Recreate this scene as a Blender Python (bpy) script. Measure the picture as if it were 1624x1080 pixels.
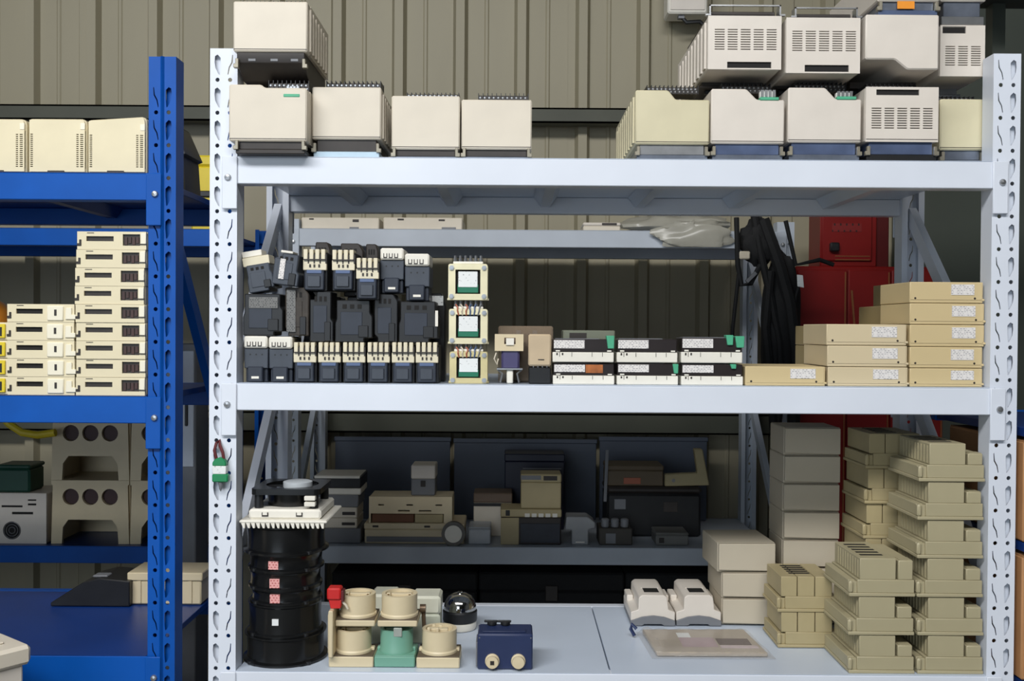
import bpy, bmesh, math, random
from mathutils import Vector, Matrix
random.seed(7)
for o in list(bpy.data.objects): bpy.data.objects.remove(o)
scene = bpy.context.scene
COL = scene.collection

# ------------------------------------------------------------------ camera
CX, CY, CZ = 0.5476, -1.9715, 1.41
YAW, PITCH, ROLL, FPX = 0.0002, -0.0119, 0.0066, 1571.3
_R0 = Vector((math.cos(YAW), -math.sin(YAW), 0))
_F = Vector((math.sin(YAW)*math.cos(PITCH), math.cos(YAW)*math.cos(PITCH), math.sin(PITCH)))
_U0 = _R0.cross(_F)
_R = _R0*math.cos(ROLL) + _U0*math.sin(ROLL)
_U = -_R0*math.sin(ROLL) + _U0*math.cos(ROLL)
cam_d = bpy.data.cameras.new('camera'); cam = bpy.data.objects.new('camera', cam_d); COL.objects.link(cam)
cam_d.sensor_fit = 'HORIZONTAL'; cam_d.sensor_width = 36.0; cam_d.lens = FPX/1624*36.0
cam_d.clip_start = 0.05
m = Matrix((( _R.x, _U.x, -_F.x, CX), (_R.y, _U.y, -_F.y, CY), (_R.z, _U.z, -_F.z, CZ), (0, 0, 0, 1)))
cam.matrix_world = m
scene.camera = cam

# ------------------------------------------------------------------ world, lights, exposure
w = bpy.data.worlds.new('world'); scene.world = w; w.use_nodes = True
bg = w.node_tree.nodes['Background']; bg.inputs[0].default_value = (0.82, 0.90, 1.0, 1); bg.inputs[1].default_value = 0.17
def area(name, loc, target, sx, sy, power, col=(1, 1, 1)):
    l = bpy.data.lights.new(name, 'AREA'); l.shape = 'RECTANGLE'; l.size = sx; l.size_y = sy; l.energy = power; l.color = col
    o = bpy.data.objects.new(name, l); COL.objects.link(o); o.location = loc
    o.rotation_euler = (Vector(target) - Vector(loc)).to_track_quat('-Z', 'Y').to_euler()
    return o
area('roof_skylight', (-0.35, -2.95, 4.12), (-0.1, -1.2, 0), 4.6, 1.2, 380, (1.0, 0.99, 0.98))
area('door_daylight', (-1.7, -6.9, 2.0), (0.3, 0.2, 1.3), 3.6, 3.4, 110, (0.78, 0.89, 1.0))
scene.view_settings.view_transform = 'Standard'; scene.view_settings.look = 'None'
scene.view_settings.gamma = 1.0; scene.view_settings.use_curve_mapping = False
scene.view_settings.exposure = 0.0

# ------------------------------------------------------------------ helpers: photograph pixel -> point in the place
def ray(px, py):
    u = px-812; v = 540-py
    a = u*math.cos(ROLL)-v*math.sin(ROLL); b = u*math.sin(ROLL)+v*math.cos(ROLL)
    return _R0*a + _U0*b + _F*FPX
def at(px, py, Y):
    d = ray(px, py); t = (Y-CY)/d.y
    return CX+d.x*t, CZ+d.z*t
def onz(px, py, z):
    d = ray(px, py); t = (z-CZ)/d.z
    return CX+d.x*t, CY+d.y*t
def mpp(Y): return (Y-CY)/FPX
def span(x0, x1, y0, y1, Y):
    """centre X, width, z low, z high of a pixel rectangle standing at depth Y"""
    xm, ym = (x0+x1)/2, (y0+y1)/2
    X, _ = at(xm, ym, Y); _, zt = at(xm, y0, Y); _, zb = at(xm, y1, Y)
    return X, (x1-x0)*mpp(Y), zb, zt

# ------------------------------------------------------------------ materials
def lin(c):
    out = []
    for v in c:
        v /= 255.0
        out.append(v/12.92 if v <= .04045 else ((v+.055)/1.055)**2.4)
    return out
MATS = {}
def mat(name, rgb, rough=.5, metal=0.0, var=.10, scale=18.0, bump=.0, spec=.5, alpha=None, trans=0.0, stretch=None):
    if name in MATS: return MATS[name]
    mt = bpy.data.materials.new(name); mt.use_nodes = True; nt = mt.node_tree; b = nt.nodes['Principled BSDF']
    c = lin(rgb)
    tc = nt.nodes.new('ShaderNodeTexCoord'); mp = nt.nodes.new('ShaderNodeMapping')
    if stretch: mp.inputs['Scale'].default_value = stretch
    nt.links.new(tc.outputs['Object'], mp.inputs[0])
    n = nt.nodes.new('ShaderNodeTexNoise'); n.inputs['Scale'].default_value = scale; n.inputs['Detail'].default_value = 4
    nt.links.new(mp.outputs[0], n.inputs['Vector'])
    r = nt.nodes.new('ShaderNodeValToRGB')
    r.color_ramp.elements[0].position = .3; r.color_ramp.elements[1].position = .7
    r.color_ramp.elements[0].color = [v*(1-var) for v in c]+[1]
    r.color_ramp.elements[1].color = [min(1, v*(1+var*.5)) for v in c]+[1]
    nt.links.new(n.outputs['Fac'], r.inputs[0]); nt.links.new(r.outputs[0], b.inputs['Base Color'])
    b.inputs['Roughness'].default_value = rough; b.inputs['Metallic'].default_value = metal
    b.inputs['Specular IOR Level'].default_value = spec
    if trans: b.inputs['Transmission Weight'].default_value = trans
    if alpha is not None: b.inputs['Alpha'].default_value = alpha
    if bump:
        bp = nt.nodes.new('ShaderNodeBump'); bp.inputs['Strength'].default_value = bump; bp.inputs['Distance'].default_value = .002
        n2 = nt.nodes.new('ShaderNodeTexNoise'); n2.inputs['Scale'].default_value = scale*6
        nt.links.new(mp.outputs[0], n2.inputs['Vector'])
        nt.links.new(n2.outputs['Fac'], bp.inputs['Height']); nt.links.new(bp.outputs[0], b.inputs['Normal'])
    MATS[name] = mt
    return mt
def label_mat(name, paper, ink, row=.0042, width=.010, amount=.48):
    if name in MATS: return MATS[name]
    mt = bpy.data.materials.new(name); mt.use_nodes = True; nt = mt.node_tree; b = nt.nodes['Principled BSDF']
    tc = nt.nodes.new('ShaderNodeTexCoord')
    sep = nt.nodes.new('ShaderNodeSeparateXYZ'); cmb = nt.nodes.new('ShaderNodeCombineXYZ')
    nt.links.new(tc.outputs['Object'], sep.inputs[0])
    nt.links.new(sep.outputs['X'], cmb.inputs['X']); nt.links.new(sep.outputs['Z'], cmb.inputs['Y'])
    br = nt.nodes.new('ShaderNodeTexBrick'); br.inputs['Scale'].default_value = 1
    br.inputs['Brick Width'].default_value = width; br.inputs['Row Height'].default_value = row
    br.inputs['Mortar Size'].default_value = row*.3; br.offset = .37
    nt.links.new(cmb.outputs[0], br.inputs['Vector'])
    n = nt.nodes.new('ShaderNodeTexNoise'); n.inputs['Scale'].default_value = 160
    nt.links.new(cmb.outputs[0], n.inputs['Vector'])
    th = nt.nodes.new('ShaderNodeMath'); th.operation = 'GREATER_THAN'; th.inputs[1].default_value = amount
    nt.links.new(n.outputs['Fac'], th.inputs[0])
    inv = nt.nodes.new('ShaderNodeMath'); inv.operation = 'SUBTRACT'; inv.inputs[0].default_value = 1
    nt.links.new(br.outputs['Fac'], inv.inputs[1])
    mu = nt.nodes.new('ShaderNodeMath'); mu.operation = 'MULTIPLY'
    nt.links.new(th.outputs[0], mu.inputs[0]); nt.links.new(inv.outputs[0], mu.inputs[1])
    mx = nt.nodes.new('ShaderNodeMix'); mx.data_type = 'RGBA'
    nt.links.new(mu.outputs[0], mx.inputs[0])
    mx.inputs[6].default_value = lin(paper)+[1]; mx.inputs[7].default_value = lin(ink)+[1]
    nt.links.new(mx.outputs[2], b.inputs['Base Color']); b.inputs['Roughness'].default_value = .5
    MATS[name] = mt
    return mt
WHITE = mat('white_powder_coat', (217, 223, 233), .32, 0, .05, 5)
GALV = mat('grey_steel_panel', (188, 194, 204), .38, .1, .10, 6)
SHELFTOP = mat('pale_blue_steel_board', (196, 207, 222), .30, .0, .07, 4)
GREYRACK = mat('old_grey_powder_coat', (182, 190, 200), .42, 0, .12, 5)
BLUE = mat('blue_powder_coat', (8, 80, 166), .38, 0, .12, 9, spec=.22)
BLUED = mat('blue_steel_board', (16, 54, 122), .36, .1, .18, 5)
WALL = mat('olive_grey_wall_sheet', (152, 145, 122), .55, 0, .10, 3, stretch=(1, 1, .25))
SHELL = mat('dull_grey_shell_sheet', (96, 98, 98), .7, 0, .1, 2)
GIRT = mat('shade_dark_girt', (72, 74, 62), .6, 0, .15, 6)  # the girt's shadow is put into its colour
FLOOR = mat('concrete_floor', (98, 98, 95), .75, 0, .2, 2, .2)
CREAM = mat('cream_plastic', (212, 203, 186), .42, 0, .05, 14)
CREAMW = mat('pale_cream_plastic', (216, 208, 197), .4, 0, .05, 14)
CREAMY = mat('yellowed_cream_plastic', (206, 198, 166), .42, 0, .07, 14)
PLC = mat('ivory_plastic', (222, 211, 178), .42, 0, .06, 14)
PLCW = mat('lighter_ivory_plastic', (234, 228, 206), .42, 0, .04, 14)
DARK = mat('dark_brown_plastic', (46, 40, 36), .5, 0, .25, 30)
BLACK = mat('black_plastic', (24, 25, 27), .42, 0, .25, 30)
BLACKG = mat('glossy_black_paint', (17, 18, 19), .22, 0, .2, 20)
BLACKM = mat('matt_black_cloth', (13, 14, 16), .8, 0, .3, 40, .3)
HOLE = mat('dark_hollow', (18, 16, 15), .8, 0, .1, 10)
NAVYB = mat('blue_black_plastic', (40, 46, 58), .42, 0, .2, 25)
SLATE = mat('slate_plastic', (62, 68, 78), .42, 0, .18, 25)
BLUSTRIP = mat('blue_grey_strip', (86, 104, 140), .45, 0, .1, 20)
CHEAD = mat('contactor_cream', (222, 213, 186), .42, 0, .07, 30)
CWHITE = mat('contactor_white', (230, 226, 214), .42, 0, .05, 30)
STEEL = mat('zinc_plated_steel', (176, 178, 180), .3, .85, .15, 30)
SCUFF = mat('worn_metal_base', (128, 136, 150), .30, .6, .30, 22)
BRASSY = mat('yellow_passivated_steel', (214, 200, 150), .34, .35, .16, 30)
FRAMEW = mat('pale_transformer_plate', (228, 220, 184), .36, .15, .10, 30)
GREEN = mat('green_tape', (22, 112, 84), .4, 0, .12, 30)
TEAL = mat('green_connector', (78, 170, 132), .42, 0, .1, 30)
TEALD = mat('sea_green_plastic', (112, 162, 142), .42, 0, .08, 14)
PAPER = label_mat('printed_white_label', (224, 220, 216), (158, 156, 158), .0034, .0062, .46)
PAPERW = label_mat('plain_white_label', (226, 229, 228), (168, 170, 172), .006, .016, .6)
PINK = label_mat('pink_printed_sticker', (226, 164, 160), (170, 70, 70), .005, .007)
GREYLAB = label_mat('grey_printed_plate', (112, 112, 110), (40, 42, 44), .0035, .005)
CARDY = mat('manila_plastic_box', (206, 186, 142), .38, 0, .06, 7)
CARDP = mat('pale_manila_box', (208, 192, 158), .38, 0, .06, 7)
CARDB = mat('kraft_side', (150, 132, 92), .6, 0, .08, 9)
BOXT = mat('beige_carton', (190, 180, 160), .6, 0, .06, 7, .1)
BOXO = mat('olive_carton', (150, 140, 84), .6, 0, .12, 9, .1)
TAN = mat('beige_module_plastic', (170, 161, 130), .45, 0, .07, 9)
TAND = mat('older_tan_module_plastic', (170, 156, 118), .48, 0, .10, 9)
COIL = mat('cream_drum_plastic', (212, 197, 163), .42, 0, .06, 16)
NAVY = mat('navy_paint', (38, 50, 86), .38, 0, .12, 12)
CHROME = mat('chrome', (200, 198, 194), .08, 1, .03, 4)
RED = mat('red_paint', (122, 22, 20), .36, 0, .12, 8)
REDP = mat('red_plastic', (196, 34, 32), .4, 0, .08, 16)
MAROON = mat('maroon_cord', (92, 30, 34), .6, 0, .1, 40)
GREENL = mat('green_lock_plastic', (24, 130, 78), .35, 0, .08, 30)
YELLOW = mat('yellow_plastic', (220, 196, 40), .42, 0, .1, 12)
ORANGE = mat('orange_plastic', (206, 128, 36), .4, 0, .12, 9)
CARDO = mat('brown_cardboard', (176, 128, 84), .7, 0, .10, 10, .1)
DKGREEN = mat('dark_grey_green_paint', (66, 72, 64), .6, 0, .12, 4)
GREYP = mat('mid_grey_plastic', (116, 118, 122), .45, 0, .08, 18)
PURPLE = mat('violet_coil_tape', (70, 66, 104), .4, 0, .1, 20)
AMBER = mat('smoky_clear_plastic', (150, 132, 112), .15, 0, .08, 20, alpha=.55)
FILM = mat('clear_plastic_film', (206, 200, 192), .10, 0, .08, 20, alpha=.13)
FILMB = mat('grey_plastic_bag', (178, 176, 164), .25, 0, .12, 14, alpha=.75)
WIRER = mat('red_brown_wire', (170, 96, 70), .45)
WIREB = mat('blue_wire', (70, 92, 130), .45)
WIREC = mat('pale_wire', (206, 196, 176), .45)

# ------------------------------------------------------------------ mesh builder
def area2(p): return sum(p[i][0]*p[(i+1) % len(p)][1]-p[(i+1) % len(p)][0]*p[i][1] for i in range(len(p)))
def inset(p, b):
    n = len(p); out = []
    for i in range(n):
        a, c, d = p[i-1], p[i], p[(i+1) % n]
        e1 = (c[0]-a[0], c[1]-a[1]); e2 = (d[0]-c[0], d[1]-c[1])
        l1 = math.hypot(*e1) or 1; l2 = math.hypot(*e2) or 1
        n1 = (-e1[1]/l1, e1[0]/l1); n2 = (-e2[1]/l2, e2[0]/l2)
        k = 1+n1[0]*n2[0]+n1[1]*n2[1]; k = max(k, .3)
        out.append((c[0]+b*(n1[0]+n2[0])/k, c[1]+b*(n1[1]+n2[1])/k))
    return out
def cut(p, b):
    n = len(p); out = []
    for i in range(n):
        a, c, d = p[i-1], p[i], p[(i+1) % n]
        for q in (a, d):
            L = math.hypot(q[0]-c[0], q[1]-c[1]) or 1; t = min(b/L, .45)
            out.append((c[0]+(q[0]-c[0])*t, c[1]+(q[1]-c[1])*t))
    return out
class M:
    def __init__(s): s.v = []; s.f = []
    def prism(s, poly, a, b, ax='Y', ch=0.0, corner=True):
        """poly in the plane across ax (XZ for Y, XY for Z, YZ for X), swept a..b, chamfered by ch"""
        p = list(poly)
        if area2(p) < 0: p.reverse()
        if ch and corner: p = cut(p, ch)
        rings = [(inset(p, ch), a), (p, a+ch), (p, b-ch), (inset(p, ch), b)] if ch else [(p, a), (p, b)]
        n = len(p); base = len(s.v)
        for q, t in rings:
            for (x, y) in q:
                s.v.append((x, t, y) if ax == 'Y' else (x, y, t) if ax == 'Z' else (t, x, y))
        fl = ax == 'Y'
        def F(l): s.f.append(tuple(reversed(l)) if fl else tuple(l))
        for r in range(len(rings)-1):
            for i in range(n):
                j = (i+1) % n; o = base+r*n
                F([o+i, o+j, o+n+j, o+n+i])
        F([base+i for i in reversed(range(n))]); o = base+(len(rings)-1)*n
        F([o+i for i in range(n)])
        return s
    def box(s, x0, x1, y0, y1, z0, z1, ch=0.0):
        x0, x1 = min(x0, x1), max(x0, x1); y0, y1 = min(y0, y1), max(y0, y1); z0, z1 = min(z0, z1), max(z0, z1)
        ch = min(ch, (x1-x0)*.4, (y1-y0)*.4, (z1-z0)*.4)
        return s.prism([(x0, z0), (x1, z0), (x1, z1), (x0, z1)], y0, y1, 'Y', ch)
    def lathe(s, prof, c=(0, 0, 0), n=32, ax='Z'):
        base = len(s.v); k = len(prof)
        for i in range(n):
            a = 2*math.pi*i/n
            for (r, z) in prof:
                p = (r*math.cos(a), r*math.sin(a), z)
                if ax == 'Y': p = (p[0], p[2], -p[1])
                elif ax == 'X': p = (p[2], p[0], p[1])
                s.v.append((c[0]+p[0], c[1]+p[1], c[2]+p[2]))
        for i in range(n):
            j = (i+1) % n
            for q in range(k-1):
                s.f.append((base+i*k+q, base+j*k+q, base+j*k+q+1, base+i*k+q+1))
        if prof[0][0] > 1e-5: s.f.append(tuple(base+i*k for i in reversed(range(n))))
        if prof[-1][0] > 1e-5: s.f.append(tuple(base+i*k+k-1 for i in range(n)))
        return s
    def cyl(s, c, r, h, ax='Z', n=16, ch=0.0):
        if ch: return s.lathe([(r-ch, 0), (r, ch), (r, h-ch), (r-ch, h)], c, n, ax)
        return s.lathe([(r, 0), (r, h)], c, n, ax)
    def tube(s, pts, r, n=8):
        base = len(s.v); pts = [Vector(p) for p in pts]; k = len(pts); up = None
        for i, p in enumerate(pts):
            t = (pts[min(i+1, k-1)]-pts[max(i-1, 0)]).normalized()
            if up is None: up = t.orthogonal().normalized()
            up = (up-t*up.dot(t)); up = up.normalized() if up.length > 1e-6 else t.orthogonal().normalized()
            sd = t.cross(up)
            for q in range(n):
                a = 2*math.pi*q/n; s.v.append(tuple(p+up*r*math.cos(a)+sd*r*math.sin(a)))
        for i in range(k-1):
            for q in range(n):
                w = (q+1) % n
                s.f.append((base+i*n+q, base+i*n+w, base+i*n+n+w, base+i*n+n+q))
        s.f.append(tuple(base+q for q in reversed(range(n)))); s.f.append(tuple(base+(k-1)*n+q for q in range(n)))
        return s
    def bar(s, a, b, wid, thick, side=(1, 0, 0)):
        """flat rectangular bar from a to b; wid across, thick along side"""
        a, b = Vector(a), Vector(b); t = (b-a).normalized(); sd = Vector(side); sd = (sd-t*sd.dot(t)).normalized(); up = t.cross(sd)
        base = len(s.v)
        for p in (a, b):
            for (i, j) in ((-1, -1), (1, -1), (1, 1), (-1, 1)):
                s.v.append(tuple(p+sd*i*thick/2+up*j*wid/2))
        for q in ((3, 2, 1, 0), (4, 5, 6, 7), (0, 1, 5, 4), (1, 2, 6, 5), (2, 3, 7, 6), (3, 0, 4, 7)):
            s.f.append(tuple(base+i for i in q))
        return s
    def plate(s, outer, holes, a, b, ax='Y'):
        """flat plate with real holes, from a to b along ax"""
        loops = [outer]+holes; n0 = len(s.v)
        allp = [p for L in loops for p in L]; want = abs(area2(outer))-sum(abs(area2(h)) for h in holes)
        rj = random.Random(1)
        for attempt in range(12):               # scan-fill can stumble on aligned edges: nudge and retry until the area is right
            bm = bmesh.new(); es = []; j_ = 0 if attempt == 0 else 2e-5*attempt
            for L in loops:
                vs = [bm.verts.new(((x+rj.uniform(-j_, j_))*10, (y+rj.uniform(-j_, j_))*10, 0)) for (x, y) in L]
                es += [bm.edges.new((vs[i], vs[(i+1) % len(vs)])) for i in range(len(vs))]
            bm.verts.index_update()
            bmesh.ops.triangle_fill(bm, use_beauty=True, edges=es, normal=(0, 0, 1))
            bm.verts.index_update(); tris = [[v.index for v in f.verts] for f in bm.faces]; bm.free()
            got = sum(abs(area2([allp[i] for i in t])) for t in tris)
            if abs(got-want) < .01*want: break
        else: print('PLATE', got/want)
        N = len(allp)
        for t in (a, b):
            for (x, y) in allp: s.v.append((x, t, y) if ax == 'Y' else (x, y, t) if ax == 'Z' else (t, x, y))
        for t in tris:
            A = area2([allp[i] for i in t])
            if A < 0: t = t[::-1]
            if ax == 'Y':
                s.f.append(tuple(n0+i for i in t)); s.f.append(tuple(n0+N+i for i in reversed(t)))
            else:
                s.f.append(tuple(n0+i for i in reversed(t))); s.f.append(tuple(n0+N+i for i in t))
        o = n0
        for k, L in enumerate(loops):
            n = len(L); ccw = area2(L) > 0
            if k: ccw = not ccw
            for i in range(n):
                j = (i+1) % n
                q = [o+i, o+j, o+N+j, o+N+i]
                if ccw == (ax == 'Y'): q.reverse()
                s.f.append(tuple(q))
            o += n
        return s
    def rot(s, i0, ang, ax, c):
        R = Matrix.Rotation(ang, 4, ax); c = Vector(c)
        for i in range(i0, len(s.v)): s.v[i] = tuple(R @ (Vector(s.v[i])-c)+c)
        return s
    def mesh(s, name, mt, smooth=True):
        me = bpy.data.meshes.new(name); me.from_pydata(s.v, [], s.f); me.materials.append(mt)
        if smooth:
            me.polygons.foreach_set('use_smooth', [True]*len(me.polygons)); me.set_sharp_from_angle(angle=math.radians(35))
        me.update(); return me
    def build(s, name, mt, parent=None, loc=(0, 0, 0), label=None):
        o = bpy.data.objects.new(name, s.mesh(name, mt)); COL.objects.link(o); o.location = loc
        if parent: o.parent = parent
        if label: o['label'] = label
        return o
def B(name, mt, parent, x0, x1, y0, y1, z0, z1, ch=.0, loc=(0, 0, 0), label=None):
    return M().box(x0, x1, y0, y1, z0, z1, ch).build(name, mt, parent, loc, label)
def tag(o, label=None, cat=None, group=None, kind=None):
    if label: o['label'] = label
    if cat: o['category'] = cat
    if group: o['group'] = group
    if kind: o['kind'] = kind
    return o
def thing(name, label, cat, loc=(0, 0, 0), rz=0.0, group=None, ry=0.0):
    o = bpy.data.objects.new(name, None); COL.objects.link(o); o.location = loc; o.rotation_euler = (0, ry, rz)
    o.empty_display_size = .03
    return tag(o, label, cat, group)
def dup(root, loc, label, rz=None, ry=None, group=None):
    r = root.copy(); COL.objects.link(r); r.location = loc
    r.rotation_euler = (0, root.rotation_euler[1] if ry is None else ry, root.rotation_euler[2] if rz is None else rz)
    r['label'] = label
    if group: r['group'] = group
    for ch in list(root.children):
        c = ch.copy(); COL.objects.link(c); c.parent = r
        for g in list(ch.children):
            d = g.copy(); COL.objects.link(d); d.parent = c
    return r
def circ(x, z, r, n=14): return [(x+r*math.cos(2*math.pi*i/n), z+r*math.sin(2*math.pi*i/n)) for i in range(n)]
def rect(x0, x1, z0, z1): return [(x0, z0), (x1, z0), (x1, z1), (x0, z1)]
def rrect(x0, x1, z0, z1, r, n=4):
    out = []
    for cx, cz, a0 in ((x1-r, z1-r, 0), (x0+r, z1-r, 90), (x0+r, z0+r, 180), (x1-r, z0+r, 270)):
        for i in range(n+1):
            a = math.radians(a0+90*i/n); out.append((cx+r*math.cos(a), cz+r*math.sin(a)))
    return out

# ================================================================== THE SETTING
floor = B('floor', FLOOR, None, -4.1, 5.1, -7.2, 2.2, -.1, 0); tag(floor, kind='structure')
WY = 1.74                                   # wall line
wall = B('wall_back', WALL, None, -4, 5, WY+.035, WY+.10, 0, 4.2); tag(wall, kind='structure')
for nm_, b_ in (('wall_left', (-4.1, -4.0, -7.2, 2.0, 0, 4.2)), ('wall_right', (5.0, 5.1, -7.2, 2.0, 0, 4.2))):
    tag(B(nm_, SHELL, None, *b_), kind='structure')
fw = M().plate(rect(-4.1, 5.1, 0, 4.2), [rect(-3.6, .2, .02, 4.0)], -7.2, -7.1); tag(fw.build('wall_front', SHELL), kind='structure')
tag(B('ceiling', SHELL, None, -4.1, 5.1, -7.2, 2.0, 4.2, 4.3), kind='structure')
pitch = .2295
def sheet(nr):
    mm = M(); top = []
    for i in range(nr):
        x = i*pitch
        top += [(x, 0), (x+.028, 0), (x+.040, -.028), (x+.072, -.028), (x+.084, 0), (x+.145, 0), (x+.150, -.004), (x+.158, -.004), (x+.163, 0)]
    top.append((nr*pitch, 0))
    poly = top+[(x, y+.004) for (x, y) in reversed(top)]
    mm.prism([(x, y) for (x, y) in poly], 0, 4.2, 'Z')
    return mm.mesh('wall_panel', WALL)
sh = sheet(4); x0 = at(525, 200, WY)[0]-.034-12*pitch
for i in range(8):
    o = bpy.data.objects.new('wall_panel', sh); COL.objects.link(o); o.parent = wall
    o.location = (x0+i*4*pitch, WY+.026-(i % 2)*.0015, 0)
g = M(); 
for z0 in (2.165,):
    g.box(-4, 5, 1.665, 1.730, z0, z0+.006).box(-4, 5, 1.665, 1.671, z0, z0+.055).box(-4, 5, 1.665, 1.730, z0+.049, z0+.055)
tag(g.build('trim_1', GIRT), kind='structure')
g = M().box(-4, 5, 1.665, 1.730, 1.025, 1.031).box(-4, 5, 1.665, 1.671, 1.025, 1.10).box(-4, 5, 1.665, 1.730, 1.094, 1.10)
tag(g.build('trim_2', GIRT), kind='structure')  # lower girt, raised and made taller to cover a lit strip of wall

# ================================================================== RACKS
PW = .0543
def leaf(cx, cz, k=1):
    pts = [(-.005, .017), (.000, .020), (.006, .014), (.0062, .000), (.0045, -.020), (.002, -.019), (-.0045, -.006), (-.006, .006)]
    return [(cx+k*x, cz+z) for (x, z) in pts]
def slit(cx, cz, k=1):
    pts = [(.0042, .020), (.0058, .019), (.0050, .004), (-.0005, -.006), (-.0035, -.020), (-.0052, -.019), (-.0028, -.005), (.0025, .005)]
    return [(cx+k*x, cz+z) for (x, z) in pts]
def post_mesh(height, mt, pit=.0651, ridge=False, mirror=False, z0=0.0):
    """roll-formed upright: two columns of round holes and key slots in the face, folded sides and lips"""
    mm = M(); k = -1 if mirror else 1; n = int(height/pit)
    for i in range(n):
        zb = i*pit
        zt = zb+pit if i < n-1 else height
        holes = []
        for c in (-.0125, .0125):
            holes.append(circ(c*k, zb+.012, .0042, 10))
        holes.append(leaf(-.0125*k, zb+.042, k)); holes.append(slit(.0125*k, zb+.042, k))
        mm.plate(rect(-PW/2, PW/2, zb, zt), holes, 0, .002)
    for i in range(n):
        mm.box(-.0125*k-.0085, -.0125*k+.0085, 0.0105, .0115, i*pit+.020, i*pit+.064)  # liner added behind the key slots: pale inside, shaded edges
    mm.box(-PW/2, -PW/2+.002, .002, .046, 0, height); mm.box(PW/2-.002, PW/2, .002, .046, 0, height)
    mm.box(-PW/2+.002, -PW/2+.014, .044, .046, 0, height); mm.box(PW/2-.014, PW/2-.002, .044, .046, 0, height)
    if ridge: mm.prism([(-.004, 0), (0, -.005), (.004, 0)], 0, height, 'Z')
    return mm.mesh('post', mt)
def put(mesh, name, parent, loc, rz=0.0):
    o = bpy.data.objects.new(name, mesh); COL.objects.link(o); o.parent = parent; o.location = loc; o.rotation_euler = (0, 0, rz); return o
def beam_mesh(L, mt, h=.0533):
    """box beam with a rolled step on its face"""
    p = [(0, 0), (.036, 0), (.036, h-.014), (.026, h-.014), (.026, h), (0, h)]
    mm = M(); mm.prism(p, 0, L, 'X', .0015); return mm.mesh('beam', mt)
def bracket_mesh(mt, side):
    mm = M(); mm.box(-.018 if side < 0 else -.012, .012 if side < 0 else .018, -.0045, -.001, -.050, .0535, .0012)
    return mm.mesh('bracket', mt)
bolt_m = M().lathe([(.0068, 0), (.0068, .002), (.0052, .0045), (.0, .0055)], (0, 0, 0), 10, 'Y')
for i, v in enumerate(bolt_m.v): bolt_m.v[i] = (v[0], -v[1], v[2])
bolt_m.f = [tuple(reversed(f)) for f in bolt_m.f]
bolt_me = bolt_m.mesh('bolt', STEEL)
def rack(name, label, X0, L, Y0, D, H, shelves, mt, board_mt, posts_mirror=True, pit=.0651, ridge=False, ribs=0, panels=(1,), braces=(), group=None, zoff=.0, fold=True, nobrk=False, beamh=.0533):
    """X0: inner edge of the left front post, L: clear length. shelves: z of the beam tops"""
    t = thing(name, label, 'rack', (X0+L/2, Y0+D/2, 0), group=group)
    ox, oy = -L/2, -D/2
    pl = post_mesh(H, mt, pit, ridge); pr = post_mesh(H, mt, pit, ridge, posts_mirror)
    put(pl, 'post', t, (ox-PW/2, oy, 0)); put(pr, 'post', t, (ox+L+PW/2, oy, 0))
    put(pl, 'post', t, (ox-PW/2, oy+D, 0), math.pi); put(pr, 'post', t, (ox+L+PW/2, oy+D, 0), math.pi)
    bm_ = beam_mesh(L+.001, mt, beamh)
    bl, br_ = bracket_mesh(mt, -1), bracket_mesh(mt, 1)
    for si, z in enumerate(shelves):
        for back in (0, 1):
            o = put(bm_, 'beam', t, (ox if not back else ox+L, oy+(-.004 if not back else D+.004), z-beamh), 0 if not back else math.pi)
            for s_, bmesh_ in ((0, bl), (1, br_)):
                q = put(bmesh_, 'bracket', o, (-.010 if s_ == 0 else L+.010, .0, 0))
                put(bolt_me, 'bolt', o, (-.016 if s_ == 0 else L+.016, -.0045, .012))
        k = panels[min(si, len(panels)-1)]
        pw = L/k
        for i in range(k):
            g_ = .0015
            B('shelf_board', board_mt, t, ox+i*pw+g_, ox+(i+1)*pw-g_, oy+.0235, oy+D-.0235, z-.0135, z, .001)
            B('shelf_lip', board_mt, t, ox+i*pw+g_, ox+(i+1)*pw-g_, oy-.0035, oy+.0230, z+.0002, z+.0012)
        for i in range(ribs):
            xx = ox+L*(i+.72)/(ribs+.5)
            mm = M().prism([(xx-.028, z-.0140), (xx-.011, z-.038), (xx+.011, z-.038), (xx+.028, z-.0140)], oy+.036, oy+D-.036, 'Y')
            mm.build('board_rib', board_mt, t)
    for (za, zb) in braces:
        for xs in (ox-PW/2, ox+L+PW/2):
            M().bar((xs, oy+D-.03, za), (xs, oy+.03, zb), .034, .018).build('brace', mt, t)
    for z in (.25, 1.0, 1.80):
        for xs in (ox-PW/2, ox+L+PW/2):
            pass
    return t
Z1, Z2, Z3 = 1.7472, 1.2976, .7226
rack('shelving_rack', 'white perforated steel shelving rack filling the middle and right', 0, 1.5, 0, .5, 1.962, [Z3, Z2, Z1], WHITE, SHELFTOP,
     ribs=6, panels=(2, 1, 1), braces=((1.70, 1.27), (1.29, .86), (.88, .45)))
rb = (.0)
BZ1, BZ2, BZ3 = 1.713, 1.270, .752
BX = -.1740-.002
rack('shelving_rack', 'blue steel shelving rack at the left with ivory modules on it', BX-1.5, 1.5, 0, .5, 1.945, [BZ3, BZ2, BZ1], BLUE, BLUED,
     ridge=True, ribs=4, panels=(1,), braces=((1.10, 1.64),))
rack('shelving_rack', 'dull grey shelving rack standing behind the white rack', at(474, 380, 1.14)[0], 1.5, 1.14, .5, 2.0-.25, [.7216, 1.7189], GREYRACK, GREYRACK, braces=((1.65, 1.2), (1.2, .75)))
bp = at(372, 600, 1.14)[0]
rack('shelving_rack', 'dark blue shelving rack behind the blue rack holding cream crates', bp-1.5-PW, 1.5, 1.14, .5, 1.76, [.717, 1.715], BLUE, BLUED, braces=((1.65, 1.2),))
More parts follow.
